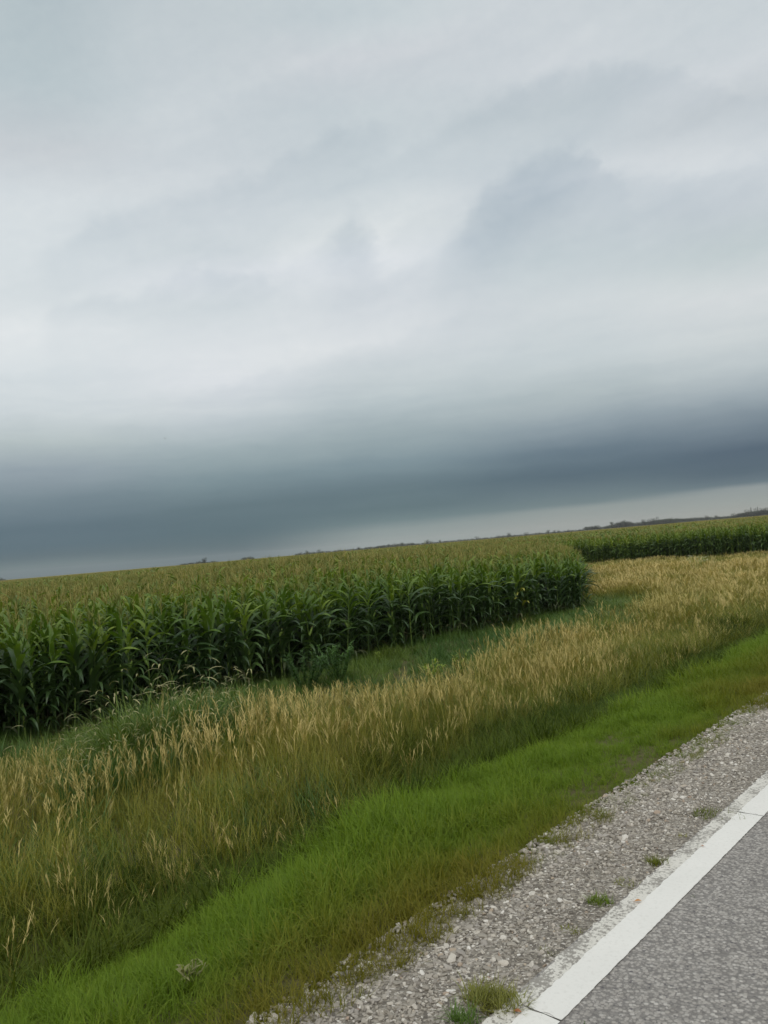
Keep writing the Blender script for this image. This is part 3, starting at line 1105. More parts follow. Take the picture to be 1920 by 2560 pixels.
def sp_brome(mb, n, spread, h, w, nseg):
    for i in range(n):
        r = spread * math.sqrt(random.random())
        a = random.uniform(0, 6.28)
        b = (math.cos(a) * r, math.sin(a) * r, -0.02)
        az_ = random.uniform(0, 6.28)
        L = h * random.uniform(0.7, 1.05)
        a0, bd = random.uniform(0, 0.2), random.uniform(0.05, 0.45)
        tip = ribbon(mb, b, az_, L, w * 0.8, a0, bd, nseg, 0, shape='blade', power=1.5)
        # panicle of small spikelets
        nsp = random.randint(4, 6)
        for j in range(nsp):
            f = 0.76 + 0.24 * j / nsp
            q = (b[0] + (tip[0] - b[0]) * f ** 1.2, b[1] + (tip[1] - b[1]) * f ** 1.2, b[2] + (tip[2] - b[2]) * f)
            ribbon(mb, q, az_ + random.uniform(-0.7, 0.7), random.uniform(0.07, 0.13), 0.012, a0 + bd + random.uniform(-0.15, 0.2), random.uniform(0.1, 0.6), 2, 1, shape='seed')
        for j in range(2):
            ribbon(mb, b, random.uniform(0, 6.28), h * random.uniform(0.35, 0.75), w * 1.2, random.uniform(0.03, 0.4), random.uniform(0.4, 1.9), 3, 2 if random.random() < 0.6 else 0, shape='blade', power=1.6)


def sp_nod(mb, n, spread, h, w, nseg):
    for i in range(n):
        r = spread * math.sqrt(random.random())
        a = random.uniform(0, 6.28)
        b = (math.cos(a) * r, math.sin(a) * r, -0.02)
        az_ = random.uniform(0, 6.28)
        for j in range(3):
            ribbon(mb, b, random.uniform(0, 6.28), h * random.uniform(0.6, 1.0), w * 1.3, random.uniform(0.03, 0.35), random.uniform(0.3, 1.5), nseg, 0, shape='blade', power=1.6)
        if i % 4 == 0:
            az_ = random.gauss(PI / 2, 0.8)
            tip = ribbon(mb, b, az_, h * random.uniform(0.9, 1.15), w * 0.6, 0.05, 0.6, nseg, 0, shape='blade', power=2.5)
            ribbon(mb, tip, az_, 0.15, 0.013, 0.8, 1.3, 4, 1, shape='seed', power=1.0)


T_brome = [tuft(20 + i, 5, 0.09, 0.92, 0.008, [M['straw'], M['seed'], M['grass_mid']], sp_brome, 4) for i in range(7)]
T_verge = [tuft(40 + i, 20, 0.060, 0.195, 0.0052, [M['verge']], sp_blades, 3) for i in range(5)]
T_ditch = [tuft(60 + i, 14, 0.08, 0.42, 0.009, [M['ditch']], sp_blades, 4) for i in range(4)]
T_lush = [tuft(70 + i, 16, 0.11, 0.50, 0.010, [M['lush']], sp_blades, 4) for i in range(4)]
T_olive = [tuft(90 + i, 13, 0.12, 0.66, 0.008, [M['grass_mid']], sp_blades, 4) for i in range(4)]
T_nod = [tuft(80 + i, 8, 0.13, 0.74, 0.009, [M['lush'], M['pale']], sp_nod, 4) for i in range(4)]


def field_pts(x0, x1, y0, y1, dens):
    n = int((x1 - x0) * (y1 - y0) * dens)
    return rng.uniform(x0, x1, n), rng.uniform(y0, y1, n)


def wind(n, tilt, lean=(0.0, 0.0)):
    return np.stack([rng.normal(lean[0], tilt, n), rng.normal(lean[1], tilt, n), rng.uniform(0, 2 * PI, n)], 1)


# -- verge: short bright grass on the crest and bank
x, y = field_pts(-4.75, -2.16, -1.5, 75, 440)
d = np.hypot(x, y)
k = wedge(x, y) & (x < edge_x(y) + 0.03 * rng.normal(0, 1, len(x))) & (rng.random(len(x)) < np.clip(8.0 / d, 0.10, 1.0)) & (x > -4.02 + 0.10 * np.sin(y * 0.9) + rng.normal(0, 0.08, len(x)))
x, y, d = x[k], y[k], d[k]
up = np.clip((-2.2 - x) / 1.4, 0, 1)              # 0 beside the gravel, 1 on the crest
nz = 0.5 * vnoise(x, y, 0.5, 21) + 0.5 * vnoise(x, y, 0.27, 23)
nz2 = vnoise(x, y, 1.6, 22)
# height follows crest and clumps; far ones widen a little so that the sward stays closed
s = (0.42 + 0.80 * up) * (0.25 + 1.5 * nz) * rng.uniform(0.75, 1.3, len(x))
s = np.where(nz2 < 0.3, s * 0.7, s)
tint = np.clip(0.85 - 1.2 * up + 0.9 * (nz2 - 0.5) + 0.8 * (nz - 0.5), 0, 1)
widen = 1 + np.clip((d - 8) / 14, 0, 1.6)
scatter('verge_grass', np.stack([x, y, ztop(x, y)], 1), wind(len(x), 0.22), np.stack([s * widen, s * widen, s], 1), rng.integers(0, 5, len(x)), tint, T_verge,
        'short bright green grass on the bank beside the gravel', 'grass')
print('verge', len(x))

# -- ditch: taller dark green grass behind the crest, its colour partly standing in for shade
x, y = field_pts(-7.8, -3.95, -1.5, 80, 135)
d = np.hypot(x, y)
w_ = 0.35 * np.sin(y * 0.5) + 0.25 * np.sin(y * 1.3)
k = wedge(x, y) & (rng.random(len(x)) < np.clip(11.0 / d, 0.12, 1.0)) & (x > -7.3 + w_ + rng.normal(0, 0.25, len(x)))
x, y, d = x[k], y[k], d[k]
s = 0.6 + 0.85 * vnoise(x, y, 0.7, 31)
widen = 1 + np.clip((d - 10) / 16, 0, 1.5)
scatter('ditch_grass', np.stack([x, y, ztop(x, y)], 1), wind(len(x), 0.15), np.stack([s * widen, s * widen, s], 1), rng.integers(0, 4, len(x)), 0.6 * vnoise(x, y, 2.0, 32), T_ditch,
        'dark green grass in the bottom of the ditch', 'grass')
print('ditch', len(x))


# -- boundary between the tan grass and the green strip before the corn (x as a function of y)
def tan_back(y):
    return np.interp(y, [-2, 4.6, 5.7, 7.0, 8.6, 9.6, 10.8, 13.0, 16.5, 20.6, 23.5, 28, 40], [-12.6, -12.6, -11.6, -11.6, -12.2, -10.9, -10.0, -9.7, -10.2, -10.4, -10.2, -12.0, -14.0])


def gap_band(x, y):                               # green swathe crossing the grass beyond the corner
    return np.exp(-((y - (29.2 + 0.15 * (x + 14))) / 2.6) ** 2) * np.clip((-10.5 - x) / 3, 0, 1)


# -- tall dry brome
x, y = field_pts(-36, -5.6, -1.5, 66, 44)
d = np.hypot(x, y)
lim = np.where(y < CORNER_Y + 0.4, tan_back(y), near_lim(y) + 0.4)
k = wedge(x, y) & (x > lim + rng.normal(0, 0.3, len(x))) & (x < np.where(y < 8, -6.1, -6.9) + 0.35 * np.sin(y * 0.5) + rng.normal(0, 0.3, len(x))) & (y < FARY - 0.4)
k &= rng.random(len(x)) < np.clip(17.0 / d, 0.42, 1.0)
k &= rng.random(len(x)) > 1.0 * gap_band(x, y)
k &= rng.random(len(x)) < np.where(y < 30, np.where(y < 10, np.interp(x, [-11, -8.6, -6.4], [1.0, 0.80, 0.55]), np.interp(x, [-11, -8.0, -6.9], [1.0, 0.95, 0.45])), 1.0) * np.where((y < 9) & (x > -9.4), 0.75, 1.0)
grn = vnoise(x, y, 1.9, 41)
k &= rng.random(len(x)) > 0.7 * (grn > 0.60)
k &= rng.random(len(x)) > 0.55 * (vnoise(x, y, 4.2, 47) > 0.62)
k &= rng.random(len(x)) > 0.3 * (y > 33)
az_b = np.degrees(np.arctan2(x, y))
k &= ~((az_b > -65) & (az_b < -52) & (x < -9.7) & (rng.random(len(x)) < 0.85))
k &= ~((y > 36) & (x < -12) & (rng.random(len(x)) < 0.45 * (vnoise(x, y, 5, 44) > 0.5)))
x, y, d = x[k], y[k], d[k]
s = (0.58 + 0.34 * vnoise(x, y, 1.4, 42) + 0.24 * vnoise(x, y, 3.6, 48)) * np.where(x > -7.7, 0.72, 1.0)
s = np.where(y > 28, s * 0.85, s)
s = np.where((x < -10.5) & (np.degrees(np.arctan2(x, y)) < -60), s * 0.62, s)
s = s * np.clip(1 - 0.35 * (y > 50), 0, 1)
widen = 1 + np.clip((d - 14) / 22, 0, 1.3)
tint = np.clip(0.15 + 0.6 * vnoise(x, y, 3.0, 43) + 0.35 * np.clip((y - 26) / 14, 0, 1), 0, 1)
scatter('dry_grass', np.stack([x, y, ztop(x, y)], 1), wind(len(x), 0.11, (0.0, 0.03)), np.stack([s * widen, s * widen, s], 1), rng.integers(0, 6, len(x)), tint, T_brome,
        'tall tan dry grass with pale seed heads beyond the ditch', 'grass')
print('brome', len(x))

# -- olive blades filling the dry grass from below
x, y = field_pts(-34, -6.6, -1.5, 64, 34)
d = np.hypot(x, y)
k = wedge(x, y) & (x > np.where(y < CORNER_Y + 0.4, tan_back(y) - 0.3, near_lim(y) + 0.3)) & (y < FARY - 0.4) & (rng.random(len(x)) < np.clip(13.0 / d, 0.3, 1.0))
k &= rng.random(len(x)) < np.interp(x, [-14, -9.5, -7.5, -6.6], [0.45, 0.60, 1.2, 1.2]) * (0.5 + vnoise(x, y, 1.5, 61))
x, y, d = x[k], y[k], d[k]
s = (0.65 + 0.55 * vnoise(x, y, 1.3, 62)) * np.where(y > 28, 0.8, 1.0)
widen = 1 + np.clip((d - 14) / 22, 0, 1.3)
scatter('olive_grass', np.stack([x, y, ztop(x, y)], 1), wind(len(x), 0.10), np.stack([s * widen, s * widen, s], 1), rng.integers(0, 4, len(x)), 0.15 + 0.8 * vnoise(x, y, 2.4, 63), T_olive,
        'olive green blades growing up through the dry grass', 'grass')

# -- green grass: strip before the corn, patches in the tan grass, swathe beyond the corner
x, y = field_pts(-36, -5.8, -1.5, 66, 46)
d = np.hypot(x, y)
strip = ((x < tan_back(y) + 0.5 + rng.normal(0, 0.25, len(x))) | (np.degrees(np.arctan2(x, y)) > -65) & (np.degrees(np.arctan2(x, y)) < -52) & (x < -9.7)) & (x > FX - 1.0) & (y < CORNER_Y + 1.5)
patch = (vnoise(x, y, 1.9, 41) > 0.60) & (rng.random(len(x)) < 0.5) & (x > tan_back(y))
gap = (rng.random(len(x)) < 0.95 * gap_band(x, y) + 0.16) & (y > CORNER_Y) & (y < FARY - 0.3) & (x > near_lim(y) - 0.3)
k = wedge(x, y) & (strip | patch & (y < CORNER_Y) | gap) & (rng.random(len(x)) < np.clip(20 / d, 0.4, 1))
x, y, d = x[k], y[k], d[k]
s = (0.45 + 0.95 * vnoise(x, y, 0.9, 52)) * rng.uniform(0.7, 1.3, len(x)) * np.where(y > 10.5, 0.64, 1.0)
widen = 1 + np.clip((d - 14) / 22, 0, 1.3)
az_g = np.degrees(np.arctan2(x, y))
left = (az_g < -51) & (az_g > -65) & (x < -9.6) & (x > -12.8)
s = np.where(left, s * 1.25, s)
s = np.where((az_g < -61) & (x < -10.2), s * np.interp(x, [-13, -10.2], [0.8, 0.85]), s)
idx = np.where(left & (x > -12.0) & (rng.random(len(x)) < 0.6), 4 + rng.integers(0, 4, len(x)), rng.integers(0, 4, len(x)))
scatter('green_grass', np.stack([x, y, ztop(x, y)], 1), wind(len(x), 0.12, (0, 0.04)), np.stack([s * widen, s * widen, s], 1), idx,
        0.95 * vnoise(x, y, 1.1, 53) + 0.35 * (y > CORNER_Y), T_lush + T_nod, 'green grass growing between the dry grass and the corn', 'grass')
print('green', len(x))


# ------------------------------------------------------------------ gravel
def stone(seed):
    random.seed(seed)
    import bmesh
    bm = bmesh.new()
    bmesh.ops.create_icosphere(bm, subdivisions=2, radius=1.0)
    ax = (1.0, random.uniform(0.65, 0.95), random.uniform(0.35, 0.6))
    for v in bm.verts:
        c = v.co
        q = 1 + 0.16 * math.sin(c.x * 3 + seed) + 0.14 * math.sin(c.y * 4 + seed * 2) + 0.12 * math.sin(c.z * 5 + c.x * 2)
        # knock corners flat
        mx = max(abs(c.x), abs(c.y), abs(c.z))
        q *= min(1.0, 0.80 / mx)
        v.co = Vector((c.x * ax[0], c.y * ax[1], c.z * ax[2])) * q
    me = bpy.data.meshes.new('stone')
    bm.to_mesh(me)
    bm.free()
    me.materials.append(M['stone'])
    return obj('stone_source', me, link=False)


T_stone = [stone(i + 1) for i in range(5)]
x, y = field_pts(-2.42, ASPH_L + 0.01, 0.4, 45, 4300)
d = np.hypot(x, y)
k = (rng.random(len(x)) < np.clip((5.0 / d) ** 1.1, 0.10, 1)) & wedge(x, y, -84, -1.5)
k &= rng.random(len(x)) < np.clip((ASPH_L + 0.05 - x) / 0.22, 0.25, 1)
x, y, d = x[k], y[k], d[k]
near_road = np.clip((ASPH_L - x) / 0.35, 0, 1)
r = np.exp(rng.normal(math.log(0.0062), 0.42, len(x))) * (0.75 + 0.35 * near_road) * (1 + np.clip((d - 6) / 14, 0, 1.4))
r = np.clip(r, 0.003, 0.024)
scatter('gravel', np.stack([x, y, gz(x) + r * 0.2], 1), np.stack([rng.normal(0, 0.35, len(x)), rng.normal(0, 0.35, len(x)), rng.uniform(0, 6.28, len(x))], 1),
        np.stack([r, r, r], 1), rng.integers(0, 5, len(x)), np.zeros(len(x)), T_stone, 'loose grey and tan gravel stones on the shoulder', 'gravel')
print('gravel', len(x))


# ------------------------------------------------------------------ single weeds, leaves, stones
def weed_tuft(name, x, y, z, h, rad, n, mat, label, cat='grass tuft', group='grass tufts in the gravel', w=0.004):
    random.seed(int(abs(x * 1000 + y * 777)))
    mb = MB()
    for i in range(n):
        a = random.uniform(0, 6.28)
        r = rad * math.sqrt(random.random())
        ribbon(mb, (math.cos(a) * r, math.sin(a) * r * 0.6, -0.01), random.uniform(0, 6.28), h * random.uniform(0.6, 1.3), w * random.uniform(0.7, 1.3),
               random.uniform(0.1, 0.9), random.uniform(0.2, 1.3), 4, 0, shape='blade')
    o = obj(name, mb.mesh(name, [mat]))
    o.location = (x, y, z)
    o['tint'] = random.random()
    return tag(o, label, cat, group)


tl = [((1805, 2045), 0.043, 0.162, 323, 'low spreading grass tuft by the line crack, farthest along the gravel', 0),
      ((1707, 2095), 0.032, 0.027, 44, 'tiny sparse grass tuft, second farthest in the gravel', 0),
      ((1645, 2165), 0.058, 0.047, 119, 'small upright grass tuft, third farthest in the gravel', 1),
      ((1565, 2214), 0.032, 0.061, 136, 'small flat grass tuft halfway along the gravel strip', 0),
      ((1500, 2258), 0.051, 0.061, 170, 'bushy grass tuft just nearer than the small flat tuft', 1),
      ((1432, 2330), 0.026, 0.054, 119, 'low grass tuft near the worn paint, in the lower part of the gravel', 0),
      ((1370, 2385), 0.032, 0.034, 51, 'thin sparse grass tuft above the largest tuft', 0),
      ((1235, 2515), 0.080, 0.115, 612, 'largest olive grass tuft at the bottom of the gravel', 0),
      ((1158, 2556), 0.072, 0.054, 153, 'bright green leafy tuft at the bottom edge, left of the largest tuft', 2)]
M['sprig'] = leafmat('green_sprig', (0.075, 0.150, 0.020), (0.11, 0.18, 0.03), 0.25, 0.5, 0.4)
M['gravel_tuft'] = leafmat('gravel_tuft', (0.16, 0.19, 0.03), (0.26, 0.25, 0.05), 0.25, 0.5, 0.5)
for (p, h, rad, n, lab, mk) in tl:
    x, y = on_ground(p[0], p[1], -0.02)
    weed_tuft('grass_tuft', x, y, gz(x), h, rad, n, [M['gravel_tuft'], M['verge'], M['sprig']][mk], lab)
for (p, lab) in (((1325, 2525), 'small dark green sprig in the crack at the left edge of the white line'), ((1362, 2538), 'small dark green sprig in the crack in the middle of the white line'),
                 ((1462, 2556), 'olive sprig in the asphalt at the bottom edge'), ((1730, 2240), 'tiny grey green sprig lying on the asphalt right of the line')):
    x, y = on_ground(p[0], p[1], 0.004)
    weed_tuft('weed_sprig', x, y, 0.004, 0.012, 0.013, 26, M['weed'], lab, 'weed', 'sprigs on the pavement', 0.004)


def leaf_obj(p, size, rz, lab, mat):
    x, y = on_ground(p[0], p[1], 0.01)
    mb = MB()
    random.seed(int(p[0]))
    vs, fs = [], []
    n = 7
    for i in range(n):
        t = i / (n - 1)
        w = size * 0.32 * math.sin(PI * min(0.97, max(0.05, t)))
        z = 0.004 + size * 0.10 * math.sin(t * 2.6)
        vs += [(t * size - size / 2, -w, z + w * 0.35), (t * size - size / 2, 0, z), (t * size - size / 2, w, z + w * 0.35)]
    for i in range(n - 1):
        fs += [(i * 3, i * 3 + 3, i * 3 + 4, i * 3 + 1), (i * 3 + 1, i * 3 + 4, i * 3 + 5, i * 3 + 2)]
    mb.add(vs, fs)
    tube(mb, [(-size * 0.5, 0, 0.004), (-size * 0.75, 0.002, 0.006)], [size * 0.02, size * 0.015], 4)
    o = obj('fallen_leaf', mb.mesh('fallen_leaf', [mat]))
    o.location = (x, y, 0.004)
    o.rotation_euler = (0, 0, rz)
    tag(o, lab, 'leaf', 'fallen leaves beside the line')


leaf_obj((1293, 2528), 0.030, 0.3, 'orange tan dead leaf by the crack at the bottom of the line', M['dead'])
leaf_obj((1595, 2252), 0.030, 0.6, 'reddish brown dead leaf on the faded paint halfway up the line', M['dead'])
leaf_obj((1757, 2114), 0.016, 0.8, 'small tan leaf on the faded paint near the far tuft', M['dead'])

# individually visible pale stones
for (p, r, lab) in (((1128, 2488), 0.020, 'largest white stone in the gravel, left of the biggest tuft'), ((925, 2405), 0.018, 'white stone near the grass edge at the lower left of the gravel'),
                    ((1268, 2178), 0.013, 'white stone at the grass edge halfway along the gravel'), ((1447, 2130), 0.012, 'pale stone of a close pair in the upper gravel'),
                    ((1428, 2131), 0.010, 'smaller pale stone beside another in the upper gravel')):
    x, y = on_ground(p[0], p[1], -0.03)
    o = obj('white_stone', T_stone[int(p[0]) % 5].data.copy())
    o.data.materials.clear()
    if 'ws' not in M:
        M['ws'] = simple('white_stone', (0.66, 0.63, 0.57), 0.7)
    o.data.materials.append(M['ws'])
    o.location = (x, y, gz(x) + r * 0.35)
    o.scale = (r, r, r)
    o.rotation_euler = (0.2, 0.1, p[0])
    tag(o, lab, 'stone', 'white stones in the gravel')


# cracks that cross the paint
def crack(y0, label):
    mb = MB()
    random.seed(int(y0 * 10))
    vs, fs = [], []
    n = 16
    for i in range(n + 1):
        x = -1.67 + 0.24 * i / n
        yc = y0 + 0.010 + 0.006 * math.sin(i * 1.3) + random.uniform(-0.003, 0.003)
        w = 0.0020 * random.uniform(0.3, 1.6) * (1 - 0.85 * i / n)
        vs += [(x, yc - w, 0.006), (x, yc + w, 0.006)]
    for i in range(n):
        fs.append((2 * i, 2 * i + 2, 2 * i + 3, 2 * i + 1))
    mb.add(vs, fs)
    o = obj('road_crack', mb.mesh('road_crack', [simple('crack_dirt', (0.27, 0.255, 0.225))]))
    tag(o, label, 'crack', kind='structure')


crack(2.31, 'crack across the white line at the bottom')
crack(4.49, 'crack across the white line near the far tuft')


def leafy_weed(name, loc, h, rad, n, mat, label, cat, L=0.10, W=0.022, stems=7, flower=None):
    random.seed(int(abs(loc[0] * 100 + loc[1])))
    root = empty(name, loc)
    st, lf, fl = MB(), MB(), MB()
    for s_ in range(stems):
        a = random.uniform(0, 6.28)
        tx, ty = math.cos(a) * rad * random.uniform(0.2, 1), math.sin(a) * rad * random.uniform(0.2, 1)
        hh = h * random.uniform(0.7, 1.05)
        P = [(tx * 0.2, ty * 0.2, -0.03), (tx * 0.5, ty * 0.5, hh * 0.4), (tx * 0.8, ty * 0.8, hh * 0.75), (tx, ty, hh)]
        tube(st, P, [0.006, 0.005, 0.004, 0.002], 5)
        for j in range(n // stems):
            f = random.uniform(0.15, 1.0)
            q = (tx * (0.25 + 0.75 * f), ty * (0.25 + 0.75 * f), hh * f)
            ribbon(lf, q, random.uniform(0, 6.28), L * random.uniform(0.6, 1.2), W * random.uniform(0.7, 1.2), random.uniform(0.4, 1.1), random.uniform(0.3, 1.3), 4, 0, fold=0.15)
        if flower:
            for j in range(3):
                cx_, cy_, cz_ = tx + random.uniform(-0.12, 0.12), ty + random.uniform(-0.12, 0.12), hh + random.uniform(0.0, 0.12)
                tube(st, [P[-1], (cx_, cy_, cz_)], [0.002, 0.0015], 3)
                for q in range(14):
                    a2 = random.uniform(0, 6.28)
                    r2 = 0.05 * math.sqrt(random.random())
                    ribbon(fl, (cx_ + math.cos(a2) * r2, cy_ + math.sin(a2) * r2, cz_), a2, 0.022, 0.022, 0.8, 0.6, 2, 0)
    obj('stem', st.mesh('weed_stems', [M['corn_stalk'] if mat != 'pale' else M['pale']]), root)
    obj('leaves', lf.mesh('weed_leaves', [M[mat]]), root)
    if flower:
        obj('flowers', fl.mesh('weed_flowers', [M['petal']]), root)
    return tag(root, label, cat)


def place(p, zh):
    x, y = on_ground(p[0], p[1], FIELD + zh)
    return (x, y, float(ztop(x, y)))


leafy_weed('bushy_weed', place((765, 1700), 0.30), 0.85, 0.70, 1100, 'weed', 'bushy dark green weed against the corn, left of a twin', 'weed', 0.13, 0.022, 18)
leafy_weed('bushy_weed', place((845, 1680), 0.30), 0.85, 0.55, 900, 'weed', 'bushy dark green weed against the corn, right of a twin', 'weed', 0.13, 0.022, 14)
leafy_weed('leafy_weed', place((1090, 1690), 0.25), 0.50, 0.30, 160, 'weed_bright', 'yellow green weed in front of the green strip, left of a pair', 'weed', 0.12, 0.035, 8)
leafy_weed('leafy_weed', place((1150, 1675), 0.25), 0.55, 0.30, 160, 'weed_bright', 'yellow green weed beside the dry grass, right of a pair', 'weed', 0.12, 0.035, 8)
leafy_weed('leafy_weed', place((945, 1645), 0.25), 0.42, 0.15, 70, 'weed_bright', 'small light green weed at the foot of the corn, behind the green strip', 'weed', 0.10, 0.03, 5)
leafy_weed('flowering_weed', place((1745, 1428), 0.2), 0.95, 0.75, 260, 'weed_bright', 'white flowering weed in the grass before the distant corn', 'weed', 0.12, 0.03, 16, True)
xw, yw = on_ground(490, 2535, -0.25)
leafy_weed('pale_weed', (xw, yw, float(ztop(xw, yw)) + 0.02), 0.085, 0.075, 44, 'pale', 'pale grey leafed weed in the bright verge at the bottom', 'weed', 0.055, 0.014, 9)


# ------------------------------------------------------------------ trees on the horizon
def tree_meshes(seed, kind):
    random.seed(seed)
    tr, cr = MB(), MB()
    if kind == 'spire':
        tube(tr, [(0, 0, 0), (0, 0, 5), (0, 0, 9.5)], [0.22, 0.14, 0.04], 6)
        for i in range(900):
            f = random.random() ** 0.8
            z = 0.8 + 9.2 * f
            r = (1.7 * (1 - f) + 0.25) * math.sqrt(random.random())
            a = random.uniform(0, 6.28)
            ribbon(cr, (math.cos(a) * r, math.sin(a) * r, z), PI / 2 - a, 0.6, 0.35, 0.9, 0.8, 2, 0)
    else:
        H = 10.0
        w = {'round': 4.2, 'wide': 5.4, 'tall': 3.0, 'ragged': 4.6}[kind]
        tube(tr, [(0, 0, 0), (0.1, 0, 2.0), (0.2, 0.1, 4.5), (0.1, 0, 7)], [0.38, 0.30, 0.2, 0.07], 7)
        for i in range(6):
            a = i * 1.05 + random.random()
            tube(tr, [(0.1, 0, 2.2 + i * 0.5), (math.cos(a) * w * 0.35, math.sin(a) * w * 0.35, 4.4 + i * 0.4), (math.cos(a) * w * 0.6, math.sin(a) * w * 0.6, 6 + i * 0.35)], [0.15, 0.09, 0.03], 5)
        lobes = []
        for i in range(13 if kind != 'ragged' else 9):
            a = random.uniform(0, 6.28)
            r = w * 0.62 * math.sqrt(random.random())
            lobes.append((math.cos(a) * r, math.sin(a) * r, random.uniform(2.6, 8.2) - r * 0.25, random.uniform(1.1, 1.9)))
        for (lx, ly, lz, lr) in lobes:
            for j in range(60):
                d = Vector((random.gauss(0, 1), random.gauss(0, 1), random.gauss(0, 1))).normalized() * lr * random.uniform(0.6, 1.05)
                a = random.uniform(0, 6.28)
                ribbon(cr, (lx + d.x, ly + d.y, lz + d.z * 0.8), a, 0.55, 0.42, random.uniform(0.4, 1.5), 0.9, 2, 0)
    return tr.mesh('tree_trunk', [M['bark']]), cr.mesh('tree_crown', [M['tree']])


kinds = ['round', 'wide', 'ragged', 'tall', 'spire']
tm = {k: tree_meshes(900 + i * 7, k) for i, k in enumerate(kinds)}
tj = {k: obj('tree_source', join_meshes(list(v), 'tree_joined'), link=False) for k, v in tm.items()}


def horizon_y(x):
    return 1450 - 0.0854 * x


def put_tree(x, hp, kind, D, label, wide=1.0, group='trees on the horizon'):
    """x: photo column; hp: crown height above the horizon in photo pixels"""
    a, e = azel(x, horizon_y(x))
    H = 1.2 * hp / FPX * D / math.cos(R(a + 41.3)) + (CAMZ - FIELD)
    D = D / math.cos(R(a + 41.3))
    loc = (math.sin(R(a)) * D, math.cos(R(a)) * D, FIELD)
    root = empty('tree' if kind != 'spire' else 'conifer_tree', loc, random.uniform(0, 6.28))
    s = H / 10.0
    root.scale = (s * wide, s * wide, s)
    obj('trunk', tm[kind][0], root)
    c = obj('crown', tm[kind][1], root)
    c['tint'] = random.random() * 0.5
    tag(root, label, 'tree', group)


TR = [(4, 6, 'wide', 900, 'small dark tree at the far left end of the horizon'),
      (497, 6, 'wide', 700, 'low bushy tree touching the tall round tree on the left horizon'),
      (511, 14, 'round', 700, 'tall round lone tree on the left part of the horizon'),
      (610, 6, 'ragged', 900, 'low ragged tree, left of two, behind the left corn'),
      (625, 7, 'wide', 900, 'low broad tree, right of two, behind the left corn'),
      (752, 6, 'wide', 900, 'low small tree left of a taller round tree, left of the middle of the horizon'),
      (768, 10, 'round', 900, 'round tree left of the middle of the horizon with a small one at its left'),
      (797, 9, 'wide', 900, 'broad dark tree just right of the round pair'),
      (897, 8, 'round', 900, 'single small rounded tree over the middle of the corn'),
      (960, 6, 'ragged', 1100, 'ragged tree at the left end of the middle grove'),
      (972, 8, 'tall', 1100, 'narrow tree near the left end of the middle grove'),
      (988, 8, 'wide', 1100, 'broad tree in the centre of the middle grove'),
      (1006, 9, 'tall', 1100, 'narrow pointed tree at the right of the middle grove'),
      (1068, 11, 'round', 900, 'dark round tree standing alone right of the middle grove'),
      (1077, 7, 'wide', 900, 'low tree touching the dark round tree at its right'),
      (1100, 7, 'tall', 1000, 'small tree behind the tallest tassels'),
      (1192, 8, 'wide', 900, 'broad low tree between the tassels and the domed tree'),
      (1246, 6, 'wide', 1000, 'small low tree left of the domed tree'),
      (1258, 6, 'ragged', 1000, 'small ragged tree next to the domed tree'),
      (1273, 11, 'round', 900, 'domed dark tree standing above the corn before the near corner'),
      (1316, 8, 'wide', 900, 'flat topped dark tree just right of the domed tree'),
      (1347, 5, 'wide', 1000, 'tiny low tree left of the pair above the corner of the near corn'),
      (1371, 9, 'tall', 1000, 'narrow tree above the corner of the near corn'),
      (1386, 7, 'wide', 1000, 'left tree of a low joined pair above the corn corner'),
      (1396, 7, 'ragged', 1000, 'right tree of a low joined pair above the corn corner'),
      (1421, 6, 'round', 1000, 'last small lone tree before the long dark tree line'),
      (1530, 15, 'tall', 1200, 'pointed tree left of the long hump in the tree line'),
      (1559, 17, 'round', 1200, 'tree on top of the long hump in the tree line'),
      (1609, 15, 'round', 1200, 'round tree between the hump and the two boxy crowns'),
      (1626, 14, 'wide', 1200, 'broad tree left of the slim pair'),
      (1635, 15, 'round', 1200, 'round topped tree right beside the slim pair'),
      (1676, 13, 'round', 1200, 'round tree just right of the slim pair'),
      (1768, 11, 'round', 1200, 'bumpy round tree on the thin stretch of the tree line'),
      (1791, 9, 'tall', 1200, 'small narrow tree on the thin stretch of the tree line'),
      (1833, 10, 'wide', 1100, 'light broad tree where the right tree line begins to rise'),
      (1870, 15, 'wide', 1100, 'broad tree left of the conifer spires'),
      (1909, 17, 'round', 1100, 'round tree right of the conifer spires'),
      (1921, 17, 'wide', 1100, 'broad tree cut by the right edge of the picture')]
for (x, hp, kd, D, lab) in TR:
    put_tree(x, hp, kd, D, lab, wide={'wide': 1.15}.get(kd, 0.95))
for x, hp, lab in ((1642.5, 14, 'slim dark conifer, left of a close pair in the tree line'), (1646.5, 14, 'slim dark conifer, right of a close pair in the tree line'),
                   (1879, 16, 'widest conifer spire near the right edge'), (1887, 13, 'short conifer spire second from the widest'),
                   (1891, 14, 'thin conifer spire between two others near the right edge'), (1895.5, 16, 'tall conifer spire at the right of four')):
    put_tree(x, hp, 'spire', 1150, lab, wide=0.62, group='conifer spires')

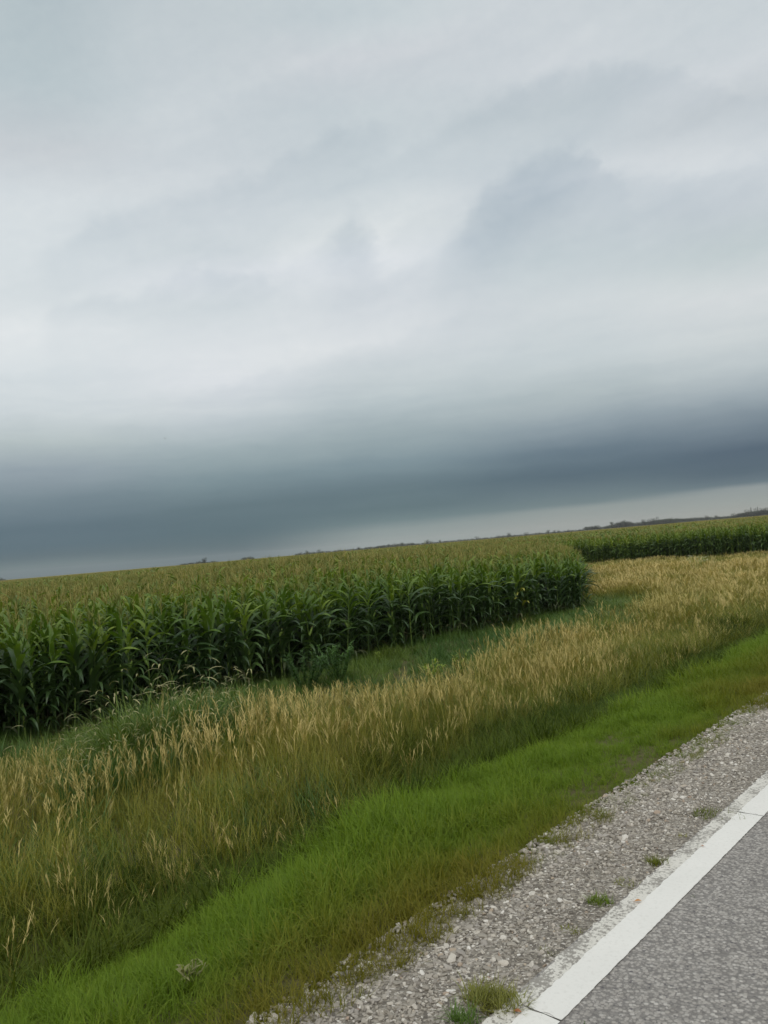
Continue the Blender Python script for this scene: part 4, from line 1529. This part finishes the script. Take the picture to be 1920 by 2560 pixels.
# woods that read as one mass
W = []
prof = [([1462, 1497], [8, 9], 1300), ([1498, 1520, 1535, 1550, 1575, 1585, 1605, 1640, 1665, 1700], [4, 7, 9, 13, 12, 8, 8, 9, 11, 10], 1250),
        ([1640, 1690, 1740, 1790, 1830], [10, 9, 8, 6, 5], 1300), ([1828, 1845, 1860, 1900, 1960], [5, 9, 11, 12, 12], 1150),
        ([450, 485, 520, 545], [2, 3.5, 3, 1.5], 800), ([605, 635], [4, 4], 1000), ([740, 810], [3, 4], 1000), ([815, 960], [3, 4], 1300), ([940, 1035], [5, 6], 1200), ([1035, 1240], [3, 3], 1300), ([1240, 1462], [3.5, 3], 1300), ([-10, 12], [3, 2], 1000)]
for xsn, hs, D in prof:
    xx = xsn[0]
    while xx < xsn[-1]:
        hp = float(np.interp(xx, xsn, hs)) + random.uniform(-1.2, 1.2)
        a, e = azel(xx, horizon_y(xx))
        DD = (D + random.uniform(-40, 40)) / math.cos(R(a + 41.3))
        H = 1.2 * max(hp, 1.0) / FPX * D + (CAMZ - FIELD)
        W.append((math.sin(R(a)) * DD, math.cos(R(a)) * DD, FIELD, H / 10.0))
        xx += random.uniform(1.2, 2.6)
W = np.array(W)
scatter('far_woods', W[:, :3], np.stack([np.zeros(len(W)), np.zeros(len(W)), rng.uniform(0, 6.28, len(W))], 1), np.stack([W[:, 3] * 1.2, W[:, 3] * 1.2, W[:, 3]], 1),
        rng.integers(0, 3, len(W)), rng.random(len(W)) * 0.5, [tj['round'], tj['wide'], tj['ragged']], 'continuous dark line of distant woods on the horizon', 'woods')


# two small birds far up in the sky
def bird(p, dist, span, label):
    d = pix_ray(*p)
    mb = MB()
    s = span
    tube(mb, [(-0.25 * s, 0, 0), (-0.1 * s, 0, 0.01 * s), (0.08 * s, 0, 0.01 * s), (0.2 * s, 0, 0)], [0.01 * s, 0.055 * s, 0.05 * s, 0.012 * s], 6)
    for q in (-1, 1):
        vs = [(0.08 * s, 0.04 * s * q, 0.02 * s), (-0.10 * s, 0.04 * s * q, 0.02 * s), (0.06 * s, 0.25 * s * q, 0.10 * s), (-0.10 * s, 0.25 * s * q, 0.10 * s), (-0.06 * s, 0.5 * s * q, 0.04 * s), (-0.10 * s, 0.5 * s * q, 0.04 * s)]
        mb.add(vs, [(0, 1, 3, 2), (2, 3, 5, 4)])
    o = obj('bird', mb.mesh('bird', [simple('bird_feathers', (0.03, 0.03, 0.035))]))
    o.location = (d[0] * dist, d[1] * dist, CAMZ + d[2] * dist)
    o.rotation_euler = (0.5, 0.1, p[0])
    tag(o, label, 'bird')


bird((412, 1096), 110, 0.34, 'tiny dark bird in the grey cloud, upper of two')
bird((334, 1217), 120, 0.34, 'tiny dark bird before the dark cloud bank, lower of two')


# ------------------------------------------------------------------ damp air
mb = MB()
x0, x1, y0, y1, z0, z1 = -2750, 2750, -2750, 2750, FIELD - 1.6, 28.0
mb.add([(x0, y0, z0), (x1, y0, z0), (x1, y1, z0), (x0, y1, z0), (x0, y0, z1), (x1, y0, z1), (x1, y1, z1), (x0, y1, z1)],
       [(0, 3, 2, 1), (4, 5, 6, 7), (0, 1, 5, 4), (1, 2, 6, 5), (2, 3, 7, 6), (3, 0, 4, 7)])
hm = bpy.data.materials.new('haze')
hm.use_nodes = True
hm.node_tree.nodes.clear()
t = NT(hm.node_tree)
pv = t.n('ShaderNodeVolumePrincipled')
pv.inputs['Color'].default_value = (0.87, 0.88, 0.88, 1)
pv.inputs['Density'].default_value = 0.00013
t.lk(pv.outputs[0], t.n('ShaderNodeOutputMaterial').inputs['Volume'])
o = obj('haze', mb.mesh('haze', [hm], False))
tag(o, 'thin damp haze over the fields', 'haze', kind='stuff')
